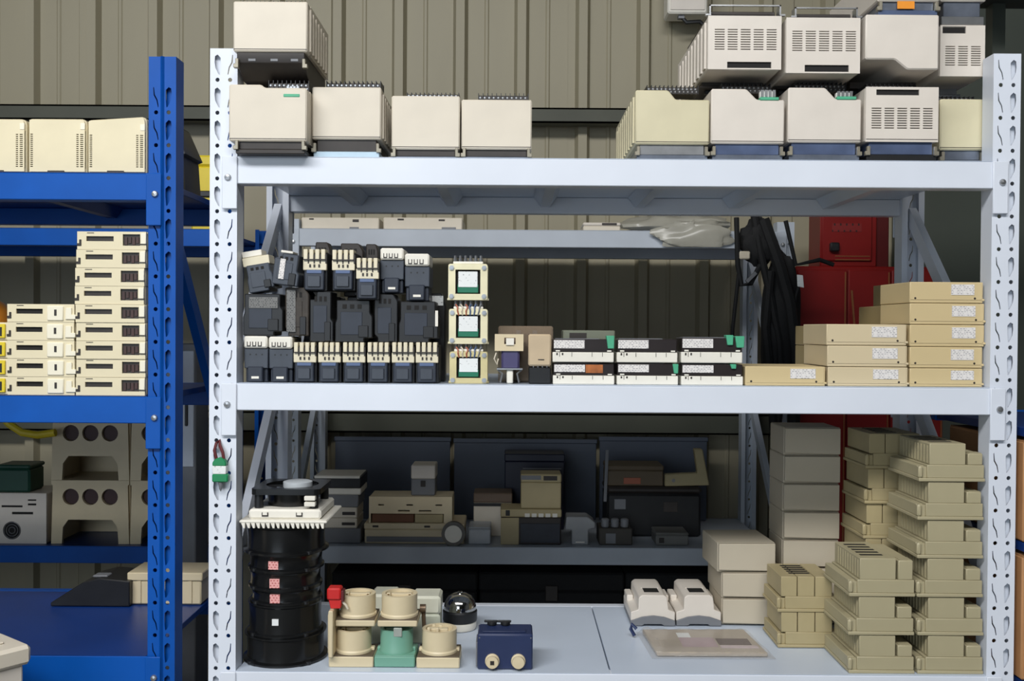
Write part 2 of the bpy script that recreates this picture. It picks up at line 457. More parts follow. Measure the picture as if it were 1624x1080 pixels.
# rack at the right edge of the picture
rr = thing('shelving_rack', 'blue beamed rack of cardboard boxes at the far right edge', 'rack', (2.17, .25, 0))
for yy in (-.300, .15):
    for zz in (1.222, .993):
        B('beam', BLUE, rr, -.606, .6, yy, yy+.03, zz-.025, zz, .002)
for zz in (1.222, .993, .718):
    B('shelf_board', BLUED, rr, -.604, .6, -.268, .148, zz-.02, zz-.002, .001)
for xx in (-.20, .60):
    for yy in (-.300, .15): B('post', BLUE, rr, xx, xx+.03, yy-.042 if yy < 0 else yy+.032, yy-.002 if yy < 0 else yy+.07, 0, 1.30, .002)
B('top_board', DKGREEN, rr, -.62, .6, -.1, .15, 2.18, 2.22, .002)
for xx in (-.50, .55): B('top_post', DKGREEN, rr, xx, xx+.03, .11, .145, 1.223, 2.18)

# ================================================================== TOP SHELF: DRIVES
def terminal_block(t, x0, x1, y, z, hh=.016):
    tb = B('terminal_block', DARK, t, x0, x1, y, y+.045, z, z+hh*.80, .001)
    mm = M(); n = max(5, int((x1-x0)/.0085)); st = (x1-x0)/n
    for i in range(n+1):
        xx = x0+i*st; mm.box(xx-.0007, xx+.0007, y-.003, y+.044, z, z+hh)
    mm.box(x0-.001, x1+.001, y+.043, y+.046, z+hh*.4, z+hh*1.12)
    mm.build('terminal_barrier', BLACK, tb)
    mm = M()
    for i in range(n):
        mm.cyl((x0+(i+.35)*st, y-.0012, z+hh*.58), .0019, .0014, 'Y', 8)
        mm.cyl((x0+(i+.62)*st, y-.0012, z+hh*.28), .0015, .0014, 'Y', 8)
    mm.build('terminal_screw', STEEL, tb)
    return tb
def clip(t, x, z, k, mt):
    mm = M().prism([(x, z), (x+.010*k, z), (x+.010*k, z+.018), (x+.004*k, z+.018), (x+.004*k, z+.008), (x, z+.008)], -.004, .006, 'Y', .0008)
    return mm.build('mounting_clip', mt, t)
def vent_holes(x0, x1, z0, z1, cols=5, rows=9):
    hs = []; cw = (x1-x0)/cols; rh = (z1-z0)/rows
    for c in range(cols):
        for r in range(rows):
            hs.append(rect(x0+cw*c+cw*.14, x0+cw*(c+1)-cw*.10, z0+rh*r+rh*.28, z0+rh*r+rh*.72))
    return hs
def drive(label, px, Y, zb, d, mt=CREAM, base=(DARK, None), notch=None, slot=None, vents=None, term=None, conn=None, frame=None, fins=0, base_y=None, group=None, clips=True, taper=0.0, seam=True, xmin=None, cols=5):
    """px = (x0, x1, ytop, ybottom_of_cream, ybottom) in the photograph"""
    x0, x1, yt, yc, yb = px
    X, w, _, zt = span(x0, x1, yt, yb, Y); zc = at((x0+x1)/2, yc, Y)[1]
    h = zt-zb; bh = max(.004, zc-zb); k = mpp(Y); W = w/2
    t = thing('motor_drive', label, 'motor drive', (X, Y, zb), group=group)
    lx = lambda p: at(p, yt, Y)[0]-X
    lz = lambda p: at((x0+x1)/2, p, Y)[1]-zb
    poly = rect(-W, W, bh, h)
    if notch:                                   # ('top'|'bottom', px where slope starts, px where it ends, photo y of the lowered edge)
        kind, a, b, yy = notch
        if kind == 'top': poly = [(-W, bh), (W, bh), (W, lz(yy)), (lx(b), lz(yy)), (lx(a), h), (-W, h)]
        else: poly = [(-W, lz(yy)), (lx(a), lz(yy)), (lx(b), bh), (W, bh), (W, h), (-W, h)]
    fr = .004 if vents or slot else 0
    if xmin is None: body = M().prism(poly, fr, d, 'Y', .0025).build('housing', mt, t); L0 = -W
    else:                                        # the face cover reaches out in front of the post, the body behind is narrower
        L0 = xmin-X; fd = -Y-.0006
        body = M().prism(poly, 0, fd, 'Y', .0025).build('housing', mt, t)
        M().prism([(max(x_, L0), z_) for (x_, z_) in poly], fd, d, 'Y', 0).build('rear_housing', mt, t)
    if vents or slot:
        holes = []
        if vents:
            vx0, vx1, vy0, vy1 = vents; holes += vent_holes(lx(vx0), lx(vx1), lz(vy1), lz(vy0), cols)
        if slot:
            sx0, sx1, sy0, sy1 = slot; holes.append(rect(lx(sx0), lx(sx1), lz(sy1), lz(sy0)))
        M().plate(poly, holes, 0, .0035).build('front_grille', mt, t)
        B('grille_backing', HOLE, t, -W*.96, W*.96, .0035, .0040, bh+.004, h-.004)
    if seam:
        M().box(-W*.985, W*.985, -.0006, .002, bh+.0045, bh+.0056).build('seam', DARK, t)
    bm1 = base[0]
    if notch and notch[0] == 'bottom':
        B('heat_sink', base[0], t, -W+.004, W-.004, .10, d-.004, 0, bh*.9)
    elif taper:                                  # deep dark underside running back
        M().prism([(.004, bh), (.004, bh*.55), (.050, 0), (d, 0), (d, bh)], L0+.004, W-.006, 'X', .001).build('heat_sink', base[0], t)
        for xx in (-.6, 0, .55): B('base_slot', GREYP, t, W*xx, W*xx+.014, .0030, .010, bh*.62, bh*.72)
    else:
        by = base_y or 0.0
        B('heat_sink', bm1, t, L0+.009, W-.009, .006+by, d-.003, bh*.36, bh+.002, .0015)
        b2 = base[1] or bm1
        B('base_plate', b2, t, L0+.003, W-.003, .001+by, d, 0, bh*.36, .0012)
    if clips:
        clip(t, L0-.001, bh*.30, 1, mat('bracket_metal', (150, 144, 128), .4, .5, .2, 40)); clip(t, W+.001, bh*.30, -1, MATS['bracket_metal'])
    if term: terminal_block(t, lx(term[0]), lx(term[1]), .035, h-.001 if not notch else lz(term[3]) if len(term) > 3 else h-.001, (lz(term[2])-h) if len(term) < 4 else lz(term[2])-lz(term[3]))
    if conn:
        cx0, cx1, cy0, cy1 = conn
        c = B('plug_connector', mat('plug_white', (226, 226, 220), .4), t, lx(cx0), lx(cx1), .012, .024, lz(cy1)+.004, lz(cy0), .001)
        mm = M(); n = 4; s_ = (lx(cx1)-lx(cx0))/n
        for i in range(n): mm.box(lx(cx0)+i*s_+.001, lx(cx0)+(i+1)*s_-.001, .010, .012, lz(cy1)+.007, lz(cy0)+.002)
        mm.build('plug_pin', STEEL, c)
        B('connector_socket', TEAL, t, lx(cx0)-.003, lx(cx1)+.003, -.001, .026, lz(cy1)-.002, lz(cy1)+.004, .0008)
    if frame:                                    # bent steel frame standing over the top (or under) of the unit
        fx0, fx1, fy0, fy1 = frame; a, b, c, e = lx(fx0), lx(fx1), lz(fy1), lz(fy0)
        mm = M().box(a, b, .006, .010, e-.0025, e).box(a, a+.003, .006, .03, c, e).box(b-.003, b, .006, .03, c, e)
        mm.box(a-.008, a+.003, .004, .012, c+.002, c+.005).box(b-.003, b+.008, .004, .012, c+.002, c+.005)
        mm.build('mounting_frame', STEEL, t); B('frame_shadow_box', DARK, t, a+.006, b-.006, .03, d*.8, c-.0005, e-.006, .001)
    if fins:                                     # louvred cheek on the side facing the aisle
        mm = M(); s_ = 1 if fins > 0 else -1; n = abs(fins)
        for i in range(n):
            yy = .02+(d-.03)*i/n; mm.box(s_*W-.001*s_, s_*(W+.0035), yy, yy+(d-.03)/n*.55, bh+.006, h*.93-i*.001)
        mm.build('side_louvre', mt, t)
    return t
DG = 'cream drives on the top shelf'
lo = Z1+.0014
A2 = drive('cream drive below the topmost one, beside the left post, green plug on top', (363, 486, 134, 224, 250), -.034, lo, .22, xmin=.003, term=(420, 484, 121, 139), notch=('top', 414, 420, 139), conn=(452, 473, 136, 152), base=(DARK, DARK), group=DG)
zA = at(425, 118, .02)[1]
drive('cream drive sitting alone on top of another by the left post', (370, 487, 2, 82, 128), -.034, at(425, 121, -.034)[1]+.002, .22, xmin=.003, term=(378, 470, -8, 2), taper=1, fins=7, group=DG)
drive('cream drive standing second from left on the top shelf, pale base', (495, 604, 138, 221, 250), .012, lo, .20, term=(513, 600, 121, 138), base=(DARK, mat('pale_blue_reflection_base', (176, 196, 208), .3, .2)), fins=6, group=DG)  # pale blue reflection of the grey base put into its colour
drive('smaller cream drive standing third along the top shelf', (621, 729, 152, 237, 251), .03, lo, .18, term=(643, 726, 140, 152), base=(DARK, SCUFF), group=DG)
drive('smaller cream drive at the right end of the left group, tall terminal strip', (732, 843, 158, 237, 251), .03, lo, .18, term=(758, 838, 141, 158), base=(DARK, SCUFF), group=DG)
blueish = mat('blue_reflecting_base', (112, 128, 164), .25, .5, .3, 16)  # blue reflection put into the metal's own colour
C1 = drive('yellowed cream drive at the left end of the lower right group', (1008, 1125, 143, 229, 252), .015, lo, .37, CREAMY, (STEEL, SCUFF), ('top', 1060, 1072, 158), term=(1030, 1112, 129, 143, 143)[:4], group=DG, fins=-9)
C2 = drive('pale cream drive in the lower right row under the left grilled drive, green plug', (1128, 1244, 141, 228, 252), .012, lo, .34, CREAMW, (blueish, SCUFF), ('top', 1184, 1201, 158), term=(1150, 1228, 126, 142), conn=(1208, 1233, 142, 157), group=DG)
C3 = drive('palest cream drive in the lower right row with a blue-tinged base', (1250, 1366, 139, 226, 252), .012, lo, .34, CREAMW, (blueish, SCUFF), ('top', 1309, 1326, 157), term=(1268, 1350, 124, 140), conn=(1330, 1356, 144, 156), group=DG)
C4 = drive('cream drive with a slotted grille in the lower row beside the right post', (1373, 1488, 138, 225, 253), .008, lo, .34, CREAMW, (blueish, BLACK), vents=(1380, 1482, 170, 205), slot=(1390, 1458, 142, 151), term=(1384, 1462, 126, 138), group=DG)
C5 = drive('yellowed drive half hidden at the right end of the lower row', (1491, 1563, 157, 238, 252), .052, lo, .30, CREAMY, (SCUFF, SCUFF), term=(1492, 1556, 146, 157), group=DG)
# second tier stands on the tops of the first
def top_of(t): 
    return max(max(v.co.z for v in c.data.vertices) for c in t.children if c.name.startswith(('housing', 'terminal'))) + t.location.z
z_c = top_of(C2)+.008
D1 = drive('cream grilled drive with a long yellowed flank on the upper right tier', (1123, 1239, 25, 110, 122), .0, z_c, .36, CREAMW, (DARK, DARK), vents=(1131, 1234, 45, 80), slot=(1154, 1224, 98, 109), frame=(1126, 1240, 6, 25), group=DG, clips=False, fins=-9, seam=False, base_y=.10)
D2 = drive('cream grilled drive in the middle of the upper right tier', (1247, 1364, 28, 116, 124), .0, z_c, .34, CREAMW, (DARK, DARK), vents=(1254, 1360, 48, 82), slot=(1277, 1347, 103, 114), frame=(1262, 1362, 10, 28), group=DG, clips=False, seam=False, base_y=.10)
D3 = drive('cream drive lying upside down with a cut-away lower corner, upper tier', (1373, 1489, 23, 110, 124), -.004, z_c, .34, CREAMW, (DARK, DARK), ('bottom', 1420, 1440, 94), group=DG, clips=False, seam=False)
D4 = drive('cream grilled drive behind the upside-down one on the upper tier', (1491, 1562, 40, 121, 132), .052, top_of(C5)+.016, .30, CREAMW, (STEEL, STEEL), vents=(1497, 1558, 72, 105), slot=(1495, 1532, 42, 53), cols=3, base_y=.10, group=DG, clips=False, seam=False)
# supports: mounting feet of the upper tier rest on the lower drives
z3t = top_of(D3)
D5 = drive('drive at the top edge with a blue label and a painted orange reflection on its base', (1392, 1490, -60, 2, 17), .002, z3t+.001, .3, CREAMW, (SCUFF, blueish), group=DG, clips=True)
B('orange_reflection', mat('painted_orange_reflection', (236, 150, 52), .3), D5, -.022, .012, -.0006, .001, at(1440, 14, .002)[1]-D5.location.z, at(1440, 2, .002)[1]-D5.location.z)  # orange light reflection painted on as a thin plate
D6 = drive('drive with a shiny metal base at the top right edge', (1492, 1564, -60, 2, 17), .052, top_of(D4)+.001, .30, CREAMW, (SCUFF, STEEL), group=DG, clips=False)
for t_ in (D1, D2, D3):
    zz = z_c-lo-.2
    for (xs, ys) in ((-.055, .12), (.045, .12), (-.055, .28), (.045, .28)):
        B('rubber_foot', BLACK, t_, xs, xs+.014, ys, ys+.014, -.0078, .0, .001)

# white junction box on the wall at the top
X, w_, zb_, zt_ = span(1056, 1118, -60, 28, 1.68)
jb = thing('junction_box', 'pale junction box with a dangling cable high on the wall', 'junction box', (X, 1.69, zb_))
B('box', CWHITE, jb, -w_/2, w_/2, -.06, .04, 0, zt_-zb_, .006); B('cover', CREAMW, jb, -w_/2+.01, w_/2-.01, -.064, -.06, .012, zt_-zb_-.01, .001)
M().tube([(-.02, -.03, .002), (.0, -.035, -.025), (.05, -.03, -.02), (.075, -.03, -.045)], .008, 8).build('cable', BLACK, jb)
B('cable_gland', GREYP, jb, -.03, -.008, -.042, -.02, -.012, .002)

# ================================================================== MIDDLE SHELF: CONTACTORS
lo2 = Z2+.0014
def contactor(label, px, Y, zb, group, ry=0.0, depth=.085):
    x0, x1, yt, yb = px; X, w, _, zt = span(x0, x1, yt, yb, Y); h = zt-zb if ry == 0 else (yb-yt)*mpp(Y); W = w/2-.0004
    t = thing('contactor', label, 'contactor', (X, Y, zb), group=group, ry=ry)
    B('body', BLACK, t, -W, W, .012, depth, 0, h*.93, .0015)
    B('lower_block', NAVYB, t, -W*.82, W*.80, 0, .014, .002, h*.50, .002)
    B('label_strip', BLUSTRIP, t, -W*.62, W*.60, -.0016, .001, h*.42, h*.50, .0006)
    B('coil_block', SLATE, t, -W*.55, W*.5, -.004, .001, h*.10, h*.36, .001)
    hd = M(); hd.box(-W*.97, W*.97, .004, .040, h*.50, h*.75, .001)
    n = 4; s_ = 2*W*.97/n
    for i in range(n):
        a = -W*.97+i*s_
        hd.box(a+s_*.10, a+s_*.78, .002, .040, h*.75, h, .0008)
        hd.box(a+s_*.10, a+s_*.78, .010, .050, h*.72, h*.9, .0)
    hd.build('terminal_head', CHEAD, t)
    dk = M()
    for i in range(n):
        a = -W*.97+i*s_
        dk.box(a+s_*.80, a+s_*1.05, .0035, .012, h*.66, h*.88)
    dk.box(-W*.9, W*.9, .0005, .003, h*.735, h*.765)
    for xx in (-.45, -.1, .3): dk.box(W*xx, W*(xx+.14), .0025, .006, h*.57, h*.64)
    dk.build('terminal_slot', DARK, t)
    return t
def big_contactor(label, px, Y, zb, group, ry=0.0):
    x0, x1, yt, yb = px; X, w, _, zt = span(x0, x1, yt, yb, Y); h = zt-zb if ry == 0 else (yb-yt)*mpp(Y); W = w/2-.0004
    t = thing('contactor', label, 'contactor', (X, Y, zb), group=group, ry=ry)
    B('body', SLATE, t, -W, W, .010, .095, h*.30, h*.74, .0015); B('base', NAVYB, t, -W*.92, W*.92, .016, .095, 0, h*.30, .0015)
    B('lower_block', NAVYB, t, -W*.66, W*.62, .002, .016, .001, h*.34, .002); B('type_label', CWHITE, t, -W*.30, W*.32, .0010, .0022, h*.08, h*.13)
    B('cap', CWHITE, t, -W*.98, W*.98, .004, .092, h*.74, h, .003)
    mm = M()
    for i in range(3):
        a = -W*.72+i*W*.46
        mm.box(a, a+W*.06, .003, .005, h*.79, h*.88).box(a, a+W*.30, .003, .005, h*.78, h*.80).box(a+W*.26, a+W*.32, .003, .005, h*.79, h*.88)
    mm.build('cap_marking', DARK, t)
    mm = M()
    for i in range(3): mm.cyl((-W*.5+i*W*.5, .0098, h*.60), .0018, .0006, 'Y', 8)
    mm.build('screw_hole', BLACK, t)
    return t
def side_contactor(label, px, Y, zb, group, style=0, lab=None, ry=0.0, mt=None, depth=.07):
    """a contactor lying so that its flank shows: stepped outline"""
    x0, x1, yt, yb = px; X, w, _, zt = span(x0, x1, yt, yb, Y); h = zt-zb if ry == 0 else (yb-yt)*mpp(Y); W = w/2-.0004
    t = thing('contactor', label, 'contactor', (X, Y, zb), group=group, ry=ry)
    if style == 0: p = [(-W, 0), (W*.55, 0), (W*.55, h*.10), (W, h*.10), (W, h*.62), (W*.86, h*.70), (W*.86, h), (-W*.92, h), (-W*.92, h*.55), (-W, h*.45)]
    elif style == 1: p = [(-W*.7, 0), (W, 0), (W, h*.86), (W*.6, h), (-W, h), (-W, h*.16), (-W*.7, h*.10)]
    else: p = [(-W, 0), (W, 0), (W, h*.40), (W*.8, h*.46), (W*.8, h), (-W*.4, h), (-W*.5, h*.84), (-W, h*.84)]
    M().prism(p, 0, depth, 'Y', .0018).build('body', mt or BLACK, t)
    B('side_plate', NAVYB if mt is None else mt, t, -W*.7, W*.45, -.0014, .001, h*.18, h*.72, .0007)
    B('din_foot', BLACK, t, W*.25, W*.78, -.003, .004, h*.02 if style else h*.12, h*.40, .001)
    mm = M()
    for i in range(3): mm.box(-W*.6+i*W*.4, -W*.6+i*W*.4+W*.22, -.0008, .001, h*.80, h*.90)
    mm.build('terminal_slot', HOLE, t)
    if lab: 
        a, b, c, e, lm = lab; B('rating_plate', lm, t, W*a, W*b, -.003, -.0012, h*c, h*e)
    return t
CG = 'contactors heaped at the left of the middle shelf'
YC = .015
big_contactor('big white-capped contactor in the bottom row right beside the left post', (385, 423.5, 533, 604), YC, lo2, CG)
big_contactor('big white-capped contactor in the bottom row, second from the left post', (424.5, 463, 534, 604), YC, lo2, CG)
ordn = ['first', 'second', 'third', 'fourth', 'fifth', 'sixth']
ks = []
for i, x in enumerate((464, 503, 542, 581, 620, 658)):
    ks.append(contactor('small cream-headed contactor in the bottom row, %s counting from the white-capped pair' % ordn[i] if i < 5 else 'small cream-headed contactor at the right end of the bottom row', (x, x+37.5, 543, 606), YC, lo2, CG))
zr2 = at(500, 536, YC)[1]; z_row1 = lo2+(at(485, 543, YC)[1]-lo2)+.0006
zbig = at(425, 533, YC)[1]+.0008
side_contactor('dark contactor with a grey printed plate, middle row beside the left post', (385, 449, 466, 532), YC+.004, zbig, CG, 0, (-.68, .75, .66, .92, GREYLAB))
side_contactor('narrow contactor with a speckled grey flank in the middle row', (452, 490, 456, 531), YC+.010, zbig, CG, 1, (-.85, -.10, .08, .95, GREYLAB), mt=mat('dusty_brown_plastic', (58, 52, 46), .6, 0, .4, 60))
side_contactor('plain black contactor in the middle row right of the speckled one', (491, 529, 462, 540), YC+.012, z_row1, CG, 2)
side_contactor('wide black contactor lying flank-out in the middle of the middle row', (531, 591, 476, 541), YC+.004, z_row1, CG, 0)
side_contactor('tall narrow black contactor in the middle row beside the last one', (593, 631, 466, 541), YC+.014, z_row1, CG, 1)
side_contactor('wide black contactor at the right end of the middle row', (632, 695, 478, 541), YC+.004, z_row1, CG, 0, (.86, 1.0, .4, .78, CWHITE))
# top row
zt1 = at(415, 466, YC)[1]+.0012
tl = side_contactor('tilted dark contactor with a cream top beside the left post, top of the heap', (395, 437, 418, 462), YC+.012, zt1+.004, CG, 0, ry=-.17, mt=SLATE)
B('cream_top', CHEAD, tl, -.030, .024, .002, .05, .056-.002, .072, .001); B('label_strip', CWHITE, tl, -.030, .010, .006, .05, .073, .085, .001)
t2 = side_contactor('tilted dark contactor with an upright white label, top of the heap', (430, 472, 402, 452), YC-.006, at(470, 456, YC+.01)[1]+.004, CG, 2, (-.52, -.12, .18, .82, PAPER), ry=.13, mt=SLATE)
B('white_edge', CWHITE, t2, -.016, .008, .002, .05, .064, .069, .001)
TB = [at(510, 462, YC)[1]+.0008, at(560, 476, YC)[1]+.0008]
contactor('cream-headed contactor at the left of the top row, tipped slightly', (479, 518, 395, 462), YC+.006, TB[0], CG, ry=0)
contactor('cream-headed contactor second along the top row', (525, 563, 396, 462), YC+.010, at(525, 462, YC)[1]+.0016, CG)
contactor('cream-headed contactor set lower in the top row, blue strip', (563.5, 601, 409, 476), YC-.012, at(560, 476, YC)[1]+.0008, CG)
big_contactor('white-capped contactor in the top row, left of a matching pair', (602, 640, 393, 466), YC+.006, at(612, 466, YC+.014)[1]+.0016, CG)
big_contactor('white-capped contactor at the right end of the top row', (641, 681, 402, 477), YC-.004, at(660, 478, YC)[1]+.0012, CG)
for i, (x0_, x1_, yt_) in enumerate(((500, 524, 384), (540, 576, 386), (580, 600, 387))):
    side_contactor(['dark spare contactor peeking out behind the top row at its left', 'dark spare contactor peeking out behind the top row at its middle', 'dark spare contactor peeking out behind the white-capped top row pair'][i], (x0_, x1_, yt_, 470), YC+.104, at(520, 470, YC+.104)[1], CG, 1, mt=DARK, depth=.04)
# a few in the hidden second file that carry those
for i, (x0_, x1_) in enumerate(((480, 545), (548, 606))):
    side_contactor(['black contactor buried behind the middle row under the spare ones, left', 'black contactor buried behind the middle row under the spare ones, right'][i], (x0_, x1_, 470.8, 606), YC+.104, lo2, CG, 0, depth=.06)
side_contactor('small dark contactor with a pale tag behind the right end of the heap', (676, 706, 465, 606), YC+.09, lo2, CG, 1, (-.4, .8, .86, .97, PAPERW), depth=.05)

# ---- transformers
def transformer(label, px, Y, zb, mt, group, wires=False, stripmt=GREEN):
    x0, x1, yt, yb = px; X, w, _, zt = span(x0, x1, yt, yb, Y); h = zt-zb; W = w/2
    t = thing('transformer', label, 'transformer', (X, Y, zb), group=group)
    fh = h*.81
    core = M().plate(rrect(-W*.94, W*.94, 0, fh, .004), [rect(-W*.60, W*.60, fh*.17, fh*.84)], 0, .010).build('front_plate', mt, t)
    M().plate(rrect(-W*.94, W*.94, 0, fh, .004), [rect(-W*.60, W*.60, fh*.17, fh*.84)], .046, .056).build('back_plate', mt, t)
    M().plate(rect(-W*.90, W*.90, .003, fh-.003), [rect(-W*.59, W*.59, fh*.17, fh*.84)], .0101, .0459).build('core', STEEL, t)
    coil = B('coil', HOLE, t, -W*.57, W*.57, .006, .05, fh*.18, fh*.83, .003)
    B('winding_tape', stripmt, coil, -W*.50, W*.50, .003, .006, fh*.20, fh*.44, .001)
    B('rating_label', PAPERW, coil, -W*.46, W*.46, .002, .0035, fh*.36, fh*.79)
    for sx in (-1, 1):
        for sz in (.10, .89):
            M().cyl((sx*W*.78, -.003, fh*sz), .0052, .004, 'Y', 6).cyl((sx*W*.78, -.0045, fh*sz), .0028, .006, 'Y', 10).build('bolt', STEEL, t)
    B('foot', mt, t, -W, W, .012, .044, -.0, .004)
    B('terminal_strip', CWHITE, t, -W*.72, W*.72, .004, .036, fh, fh+.005, .001)
    for i in range(6):
        xx = -W*.62+i*W*1.24/5
        M().cyl((xx, .010, fh+.005), .0040, h*.06, 'Z', 8).cyl((xx, .010, fh+.005+h*.06), .0030, h-fh-.005-h*.06, 'Z', 8).build('terminal_pin', STEEL, t)
        if wires:
            M().tube([(xx, .005, fh+.009), (xx+(.004 if i < 3 else -.003), .000, fh+.004), (xx*.85, -.002, fh*.95), (xx*.75, .001, fh*.82)], .0016, 6).build('wire', (WIRER, WIREC, WIRER, WIREB, WIREB, GREYP)[i], t)
    return t
TG = 'small transformers stacked beside the contactors'
t3 = transformer('bottom transformer of the stack of three, with coloured wires', (711, 775, 546, 608), .03, lo2, BRASSY, TG, True)
zt3 = at(742, 546, .03)[1]+.0008
transformer('middle transformer of the stack of three, pale plates and coloured wires', (710, 775, 477, 546), .03, zt3, FRAMEW, TG, True)
transformer('top transformer of the stack of three, brightest yellow-white frame', (709, 775, 405, 477), .03, at(742, 477, .03)[1]+.0016, FRAMEW, TG, False)
# ---- open-frame transformer with violet coil
X, w, _, zt = span(787, 830, 530, 608, .03); h = zt-lo2; W = w/2
t = thing('transformer', 'open transformer with violet coil and cream bobbin right of the stack', 'transformer', (X, .03, lo2))
B('coil', PURPLE, t, -W*.62, W*.72, .008, .05, h*.28, h*.80, .004)
bb = M().plate(rect(-W*1.12, W*1.0, h*.66, h), [rect(-W*.42, W*.42, h*.80, h*.93)], .004, .05); bb.build('bobbin', COIL, t)
B('rating_label', CWHITE, t, -W*.28, W*.30, .001, .004, h*.78, h*.92)
B('bracket', STEEL, t, -W*.95, W*.95, .0, .05, h*.28, h*.31)
for s_ in (-1, 1): M().tube([(s_*W*.9, .008, h*.28), (s_*W*.55, .004, h*.2), (s_*W*.7, .004, .002)], .002, 6).build('bracket_leg', STEEL, t)
B('winding_spool', CWHITE, t, -W*.22, W*.25, .004, .04, 0, h*.28, .002)
M().tube([(-W*1.0, .004, h*.62), (-W*1.15, .002, h*.5), (-W*.95, .003, h*.38), (-W*.85, .006, h*.5)], .0016, 6).build('lead', WIREC, t)
X, w, _, zt = span(838, 874, 530, 608, .02); h = zt-lo2; W = w/2
t = thing('relay', 'beige relay standing on a black socket between transformer and modules', 'relay', (X, .02, lo2))
B('case', mat('beige_relay_case', (196, 176, 146), .35), t, -W, W, .0, .05, h*.36, h, .003); B('socket', BLACK, t, -W*.95, W*1.0, .004, .055, 0, h*.33, .002)
B('marking', DARK, t, -W*.15, W*.40, -.0006, .001, h*.48, h*.50); mm = M()
for i in range(4): mm.box(-W*.6+i*W*.4, -W*.5+i*W*.4, .01, .03, h*.33, h*.36)
mm.build('contact_pin', STEEL, t)
X, w, _, zt = span(790, 877, 517, 604, .10); h = zt-lo2; W = w/2
t = thing('relay_cover', 'smoky clear plastic cover behind the beige relay', 'plastic cover', (X, .10, lo2))
B('shell', AMBER, t, -W, W, 0, .06, 0, h, .003); B('insert', DARK, t, -W*.7, W*.75, .012, .05, 0, h*.86, .002)
for xx in (-.35, .25): B('contact_block', GREYP, t, W*xx, W*(xx+.18), .006, .03, h*.70, h*.92, .001)

# ---- terminal modules
def io_module(label, px, Y, zb, group, conn=None, stain=None, top=True):
    x0, x1, yt, yb = px; X, w, _, zt = span(x0, x1, yt, yb, Y); h = zt-zb; W = w/2-.0006
    t = thing('io_module', label, 'module', (X, Y, zb), group=group)
    B('lower_housing', CWHITE, t, -W, W, 0, .075, 0, h*.43, .0012)
    up = B('upper_housing', mat('brown_black_plastic', (40, 34, 34), .35, 0, .2, 20), t, -W*.985, W*.985, .001, .075, h*.43, h, .0015)
    B('type_label', PAPER, t, -W*.96, W*.04, -.0002, .0018, h*.60, h*.96, label=None)
    mm = M()
    for xx in (-.78, -.38, .28, .62): mm.box(W*xx, W*xx+.0010, -.0004, .001, h*.24, h*.42)
    for xx in (-.88, -.70): mm.box(W*xx, W*(xx+.05), -.0004, .001, h*.30, h*.40)
    mm.build('groove', DARK, t)
    for xx in (-.90, .78): B('latch', CWHITE, t, W*xx, W*(xx+.14), -.0012, .0015, h*.455, h*.52, .0004)
    if top: B('top_rail', GREYP, t, -W*.9, W*.55, .02, .06, h, h+.0012)
    if conn:
        for (a, b, c, e) in conn:
            p = [(W*a, h*c), (W*b, h*c), (W*b*1.01, h*e), (W*(a-.05), h*e)]
            M().prism(p, -.004, .02, 'Y', .001).build('green_connector', TEAL, t)
    if stain: B('brown_sticker', mat('orange_brown_sticker', (178, 104, 52), .5, 0, .4, 60), t, W*.06, W*.62, -.0004, .0012, h*.56, h*.96)
    return t
MG = 'black and white terminal modules on the middle shelf'
ym = .02
zz1 = at(1026, 577, ym)[1]
io_module('lower left terminal module, orange-brown patch beside its label', (876.5, 975, 577, 613), ym, lo2, MG, stain=True)
io_module('lower middle terminal module with one green connector', (978, 1076, 577, 614), ym, lo2, MG, conn=[(.86, .99, .55, 1.0)])
io_module('lower right terminal module next to the single manila box', (1080, 1179, 578, 615), ym, lo2, MG, conn=[(.62, .76, .80, 1.02)])
z2m = max(at(926, 577, ym)[1], at(1130, 578, ym)[1])+.003
io_module('upper left terminal module with a green connector at its right end', (876, 974, 538, 575), ym-.001, z2m, MG, conn=[(.80, 1.0, .60, 1.16)])
io_module('upper middle terminal module with no connector', (978, 1075, 538, 576), ym, z2m, MG)
io_module('upper right terminal module with a pair of green connectors', (1080, 1178, 536, 576), ym-.001, z2m, MG, conn=[(.50, .68, .72, 1.12), (.80, 1.04, .62, 1.08)])
X, w, _, zt = span(893, 975, 524, 612, .12)
t = thing('module_case', 'grey-green case standing behind the upper left terminal module', 'module', (X, .12, lo2))
B('case', mat('grey_green_plastic', (112, 116, 100), .45), t, -w/2, w/2, 0, .08, 0, zt-lo2, .002); B('slot', DARK, t, -w*.38, -w*.05, -.001, .002, (zt-lo2)*.84, (zt-lo2)*.95); B('lid', DARK, t, -w*.2, w*.2, -.004, .001, (zt-lo2)*.70, (zt-lo2)*.80, .001)

# ---- manila boxes
def flat_box(label, px, Y, zb, group, mt=CARDY, lab=True, depth=.16, plain=False):
    x0, x1, yt, yb = px; X, w, _, zt = span(x0, x1, yt, yb, Y); h = zt-zb; W = w/2
    t = thing('component_box', label, 'box', (X, Y, zb), group=group)
    B('body', mt, t, -W, W*.965, 0, depth, 0, h-.0005, .0012)
    B('lid_flange', mt, t, W*.90, W*1.0, -.0012, depth, h*.10, h*.20, .0006)
    B('lid', mt, t, -W*.985, W*.93, -.0012, .004, h*.14, h*.97, .0006)
    if lab: B('label_sticker', PAPERW if lab == 2 else PAPER, t, W*.10, W*.72, -.0022, -.0011, h*.38, h*.88)
    if not plain:
        for xx in (-.86, .74): M().cyl((W*xx, -.0016, h*.22), .0022, .001, 'Y', 8).build('rivet', DARK, t)
    return t
FG = 'flat manila boxes at the right of the middle shelf'
yb_ = .02
flat_box('single manila box lying alone between modules and box stacks', (1182, 1311, 581, 616), yb_, lo2, FG)
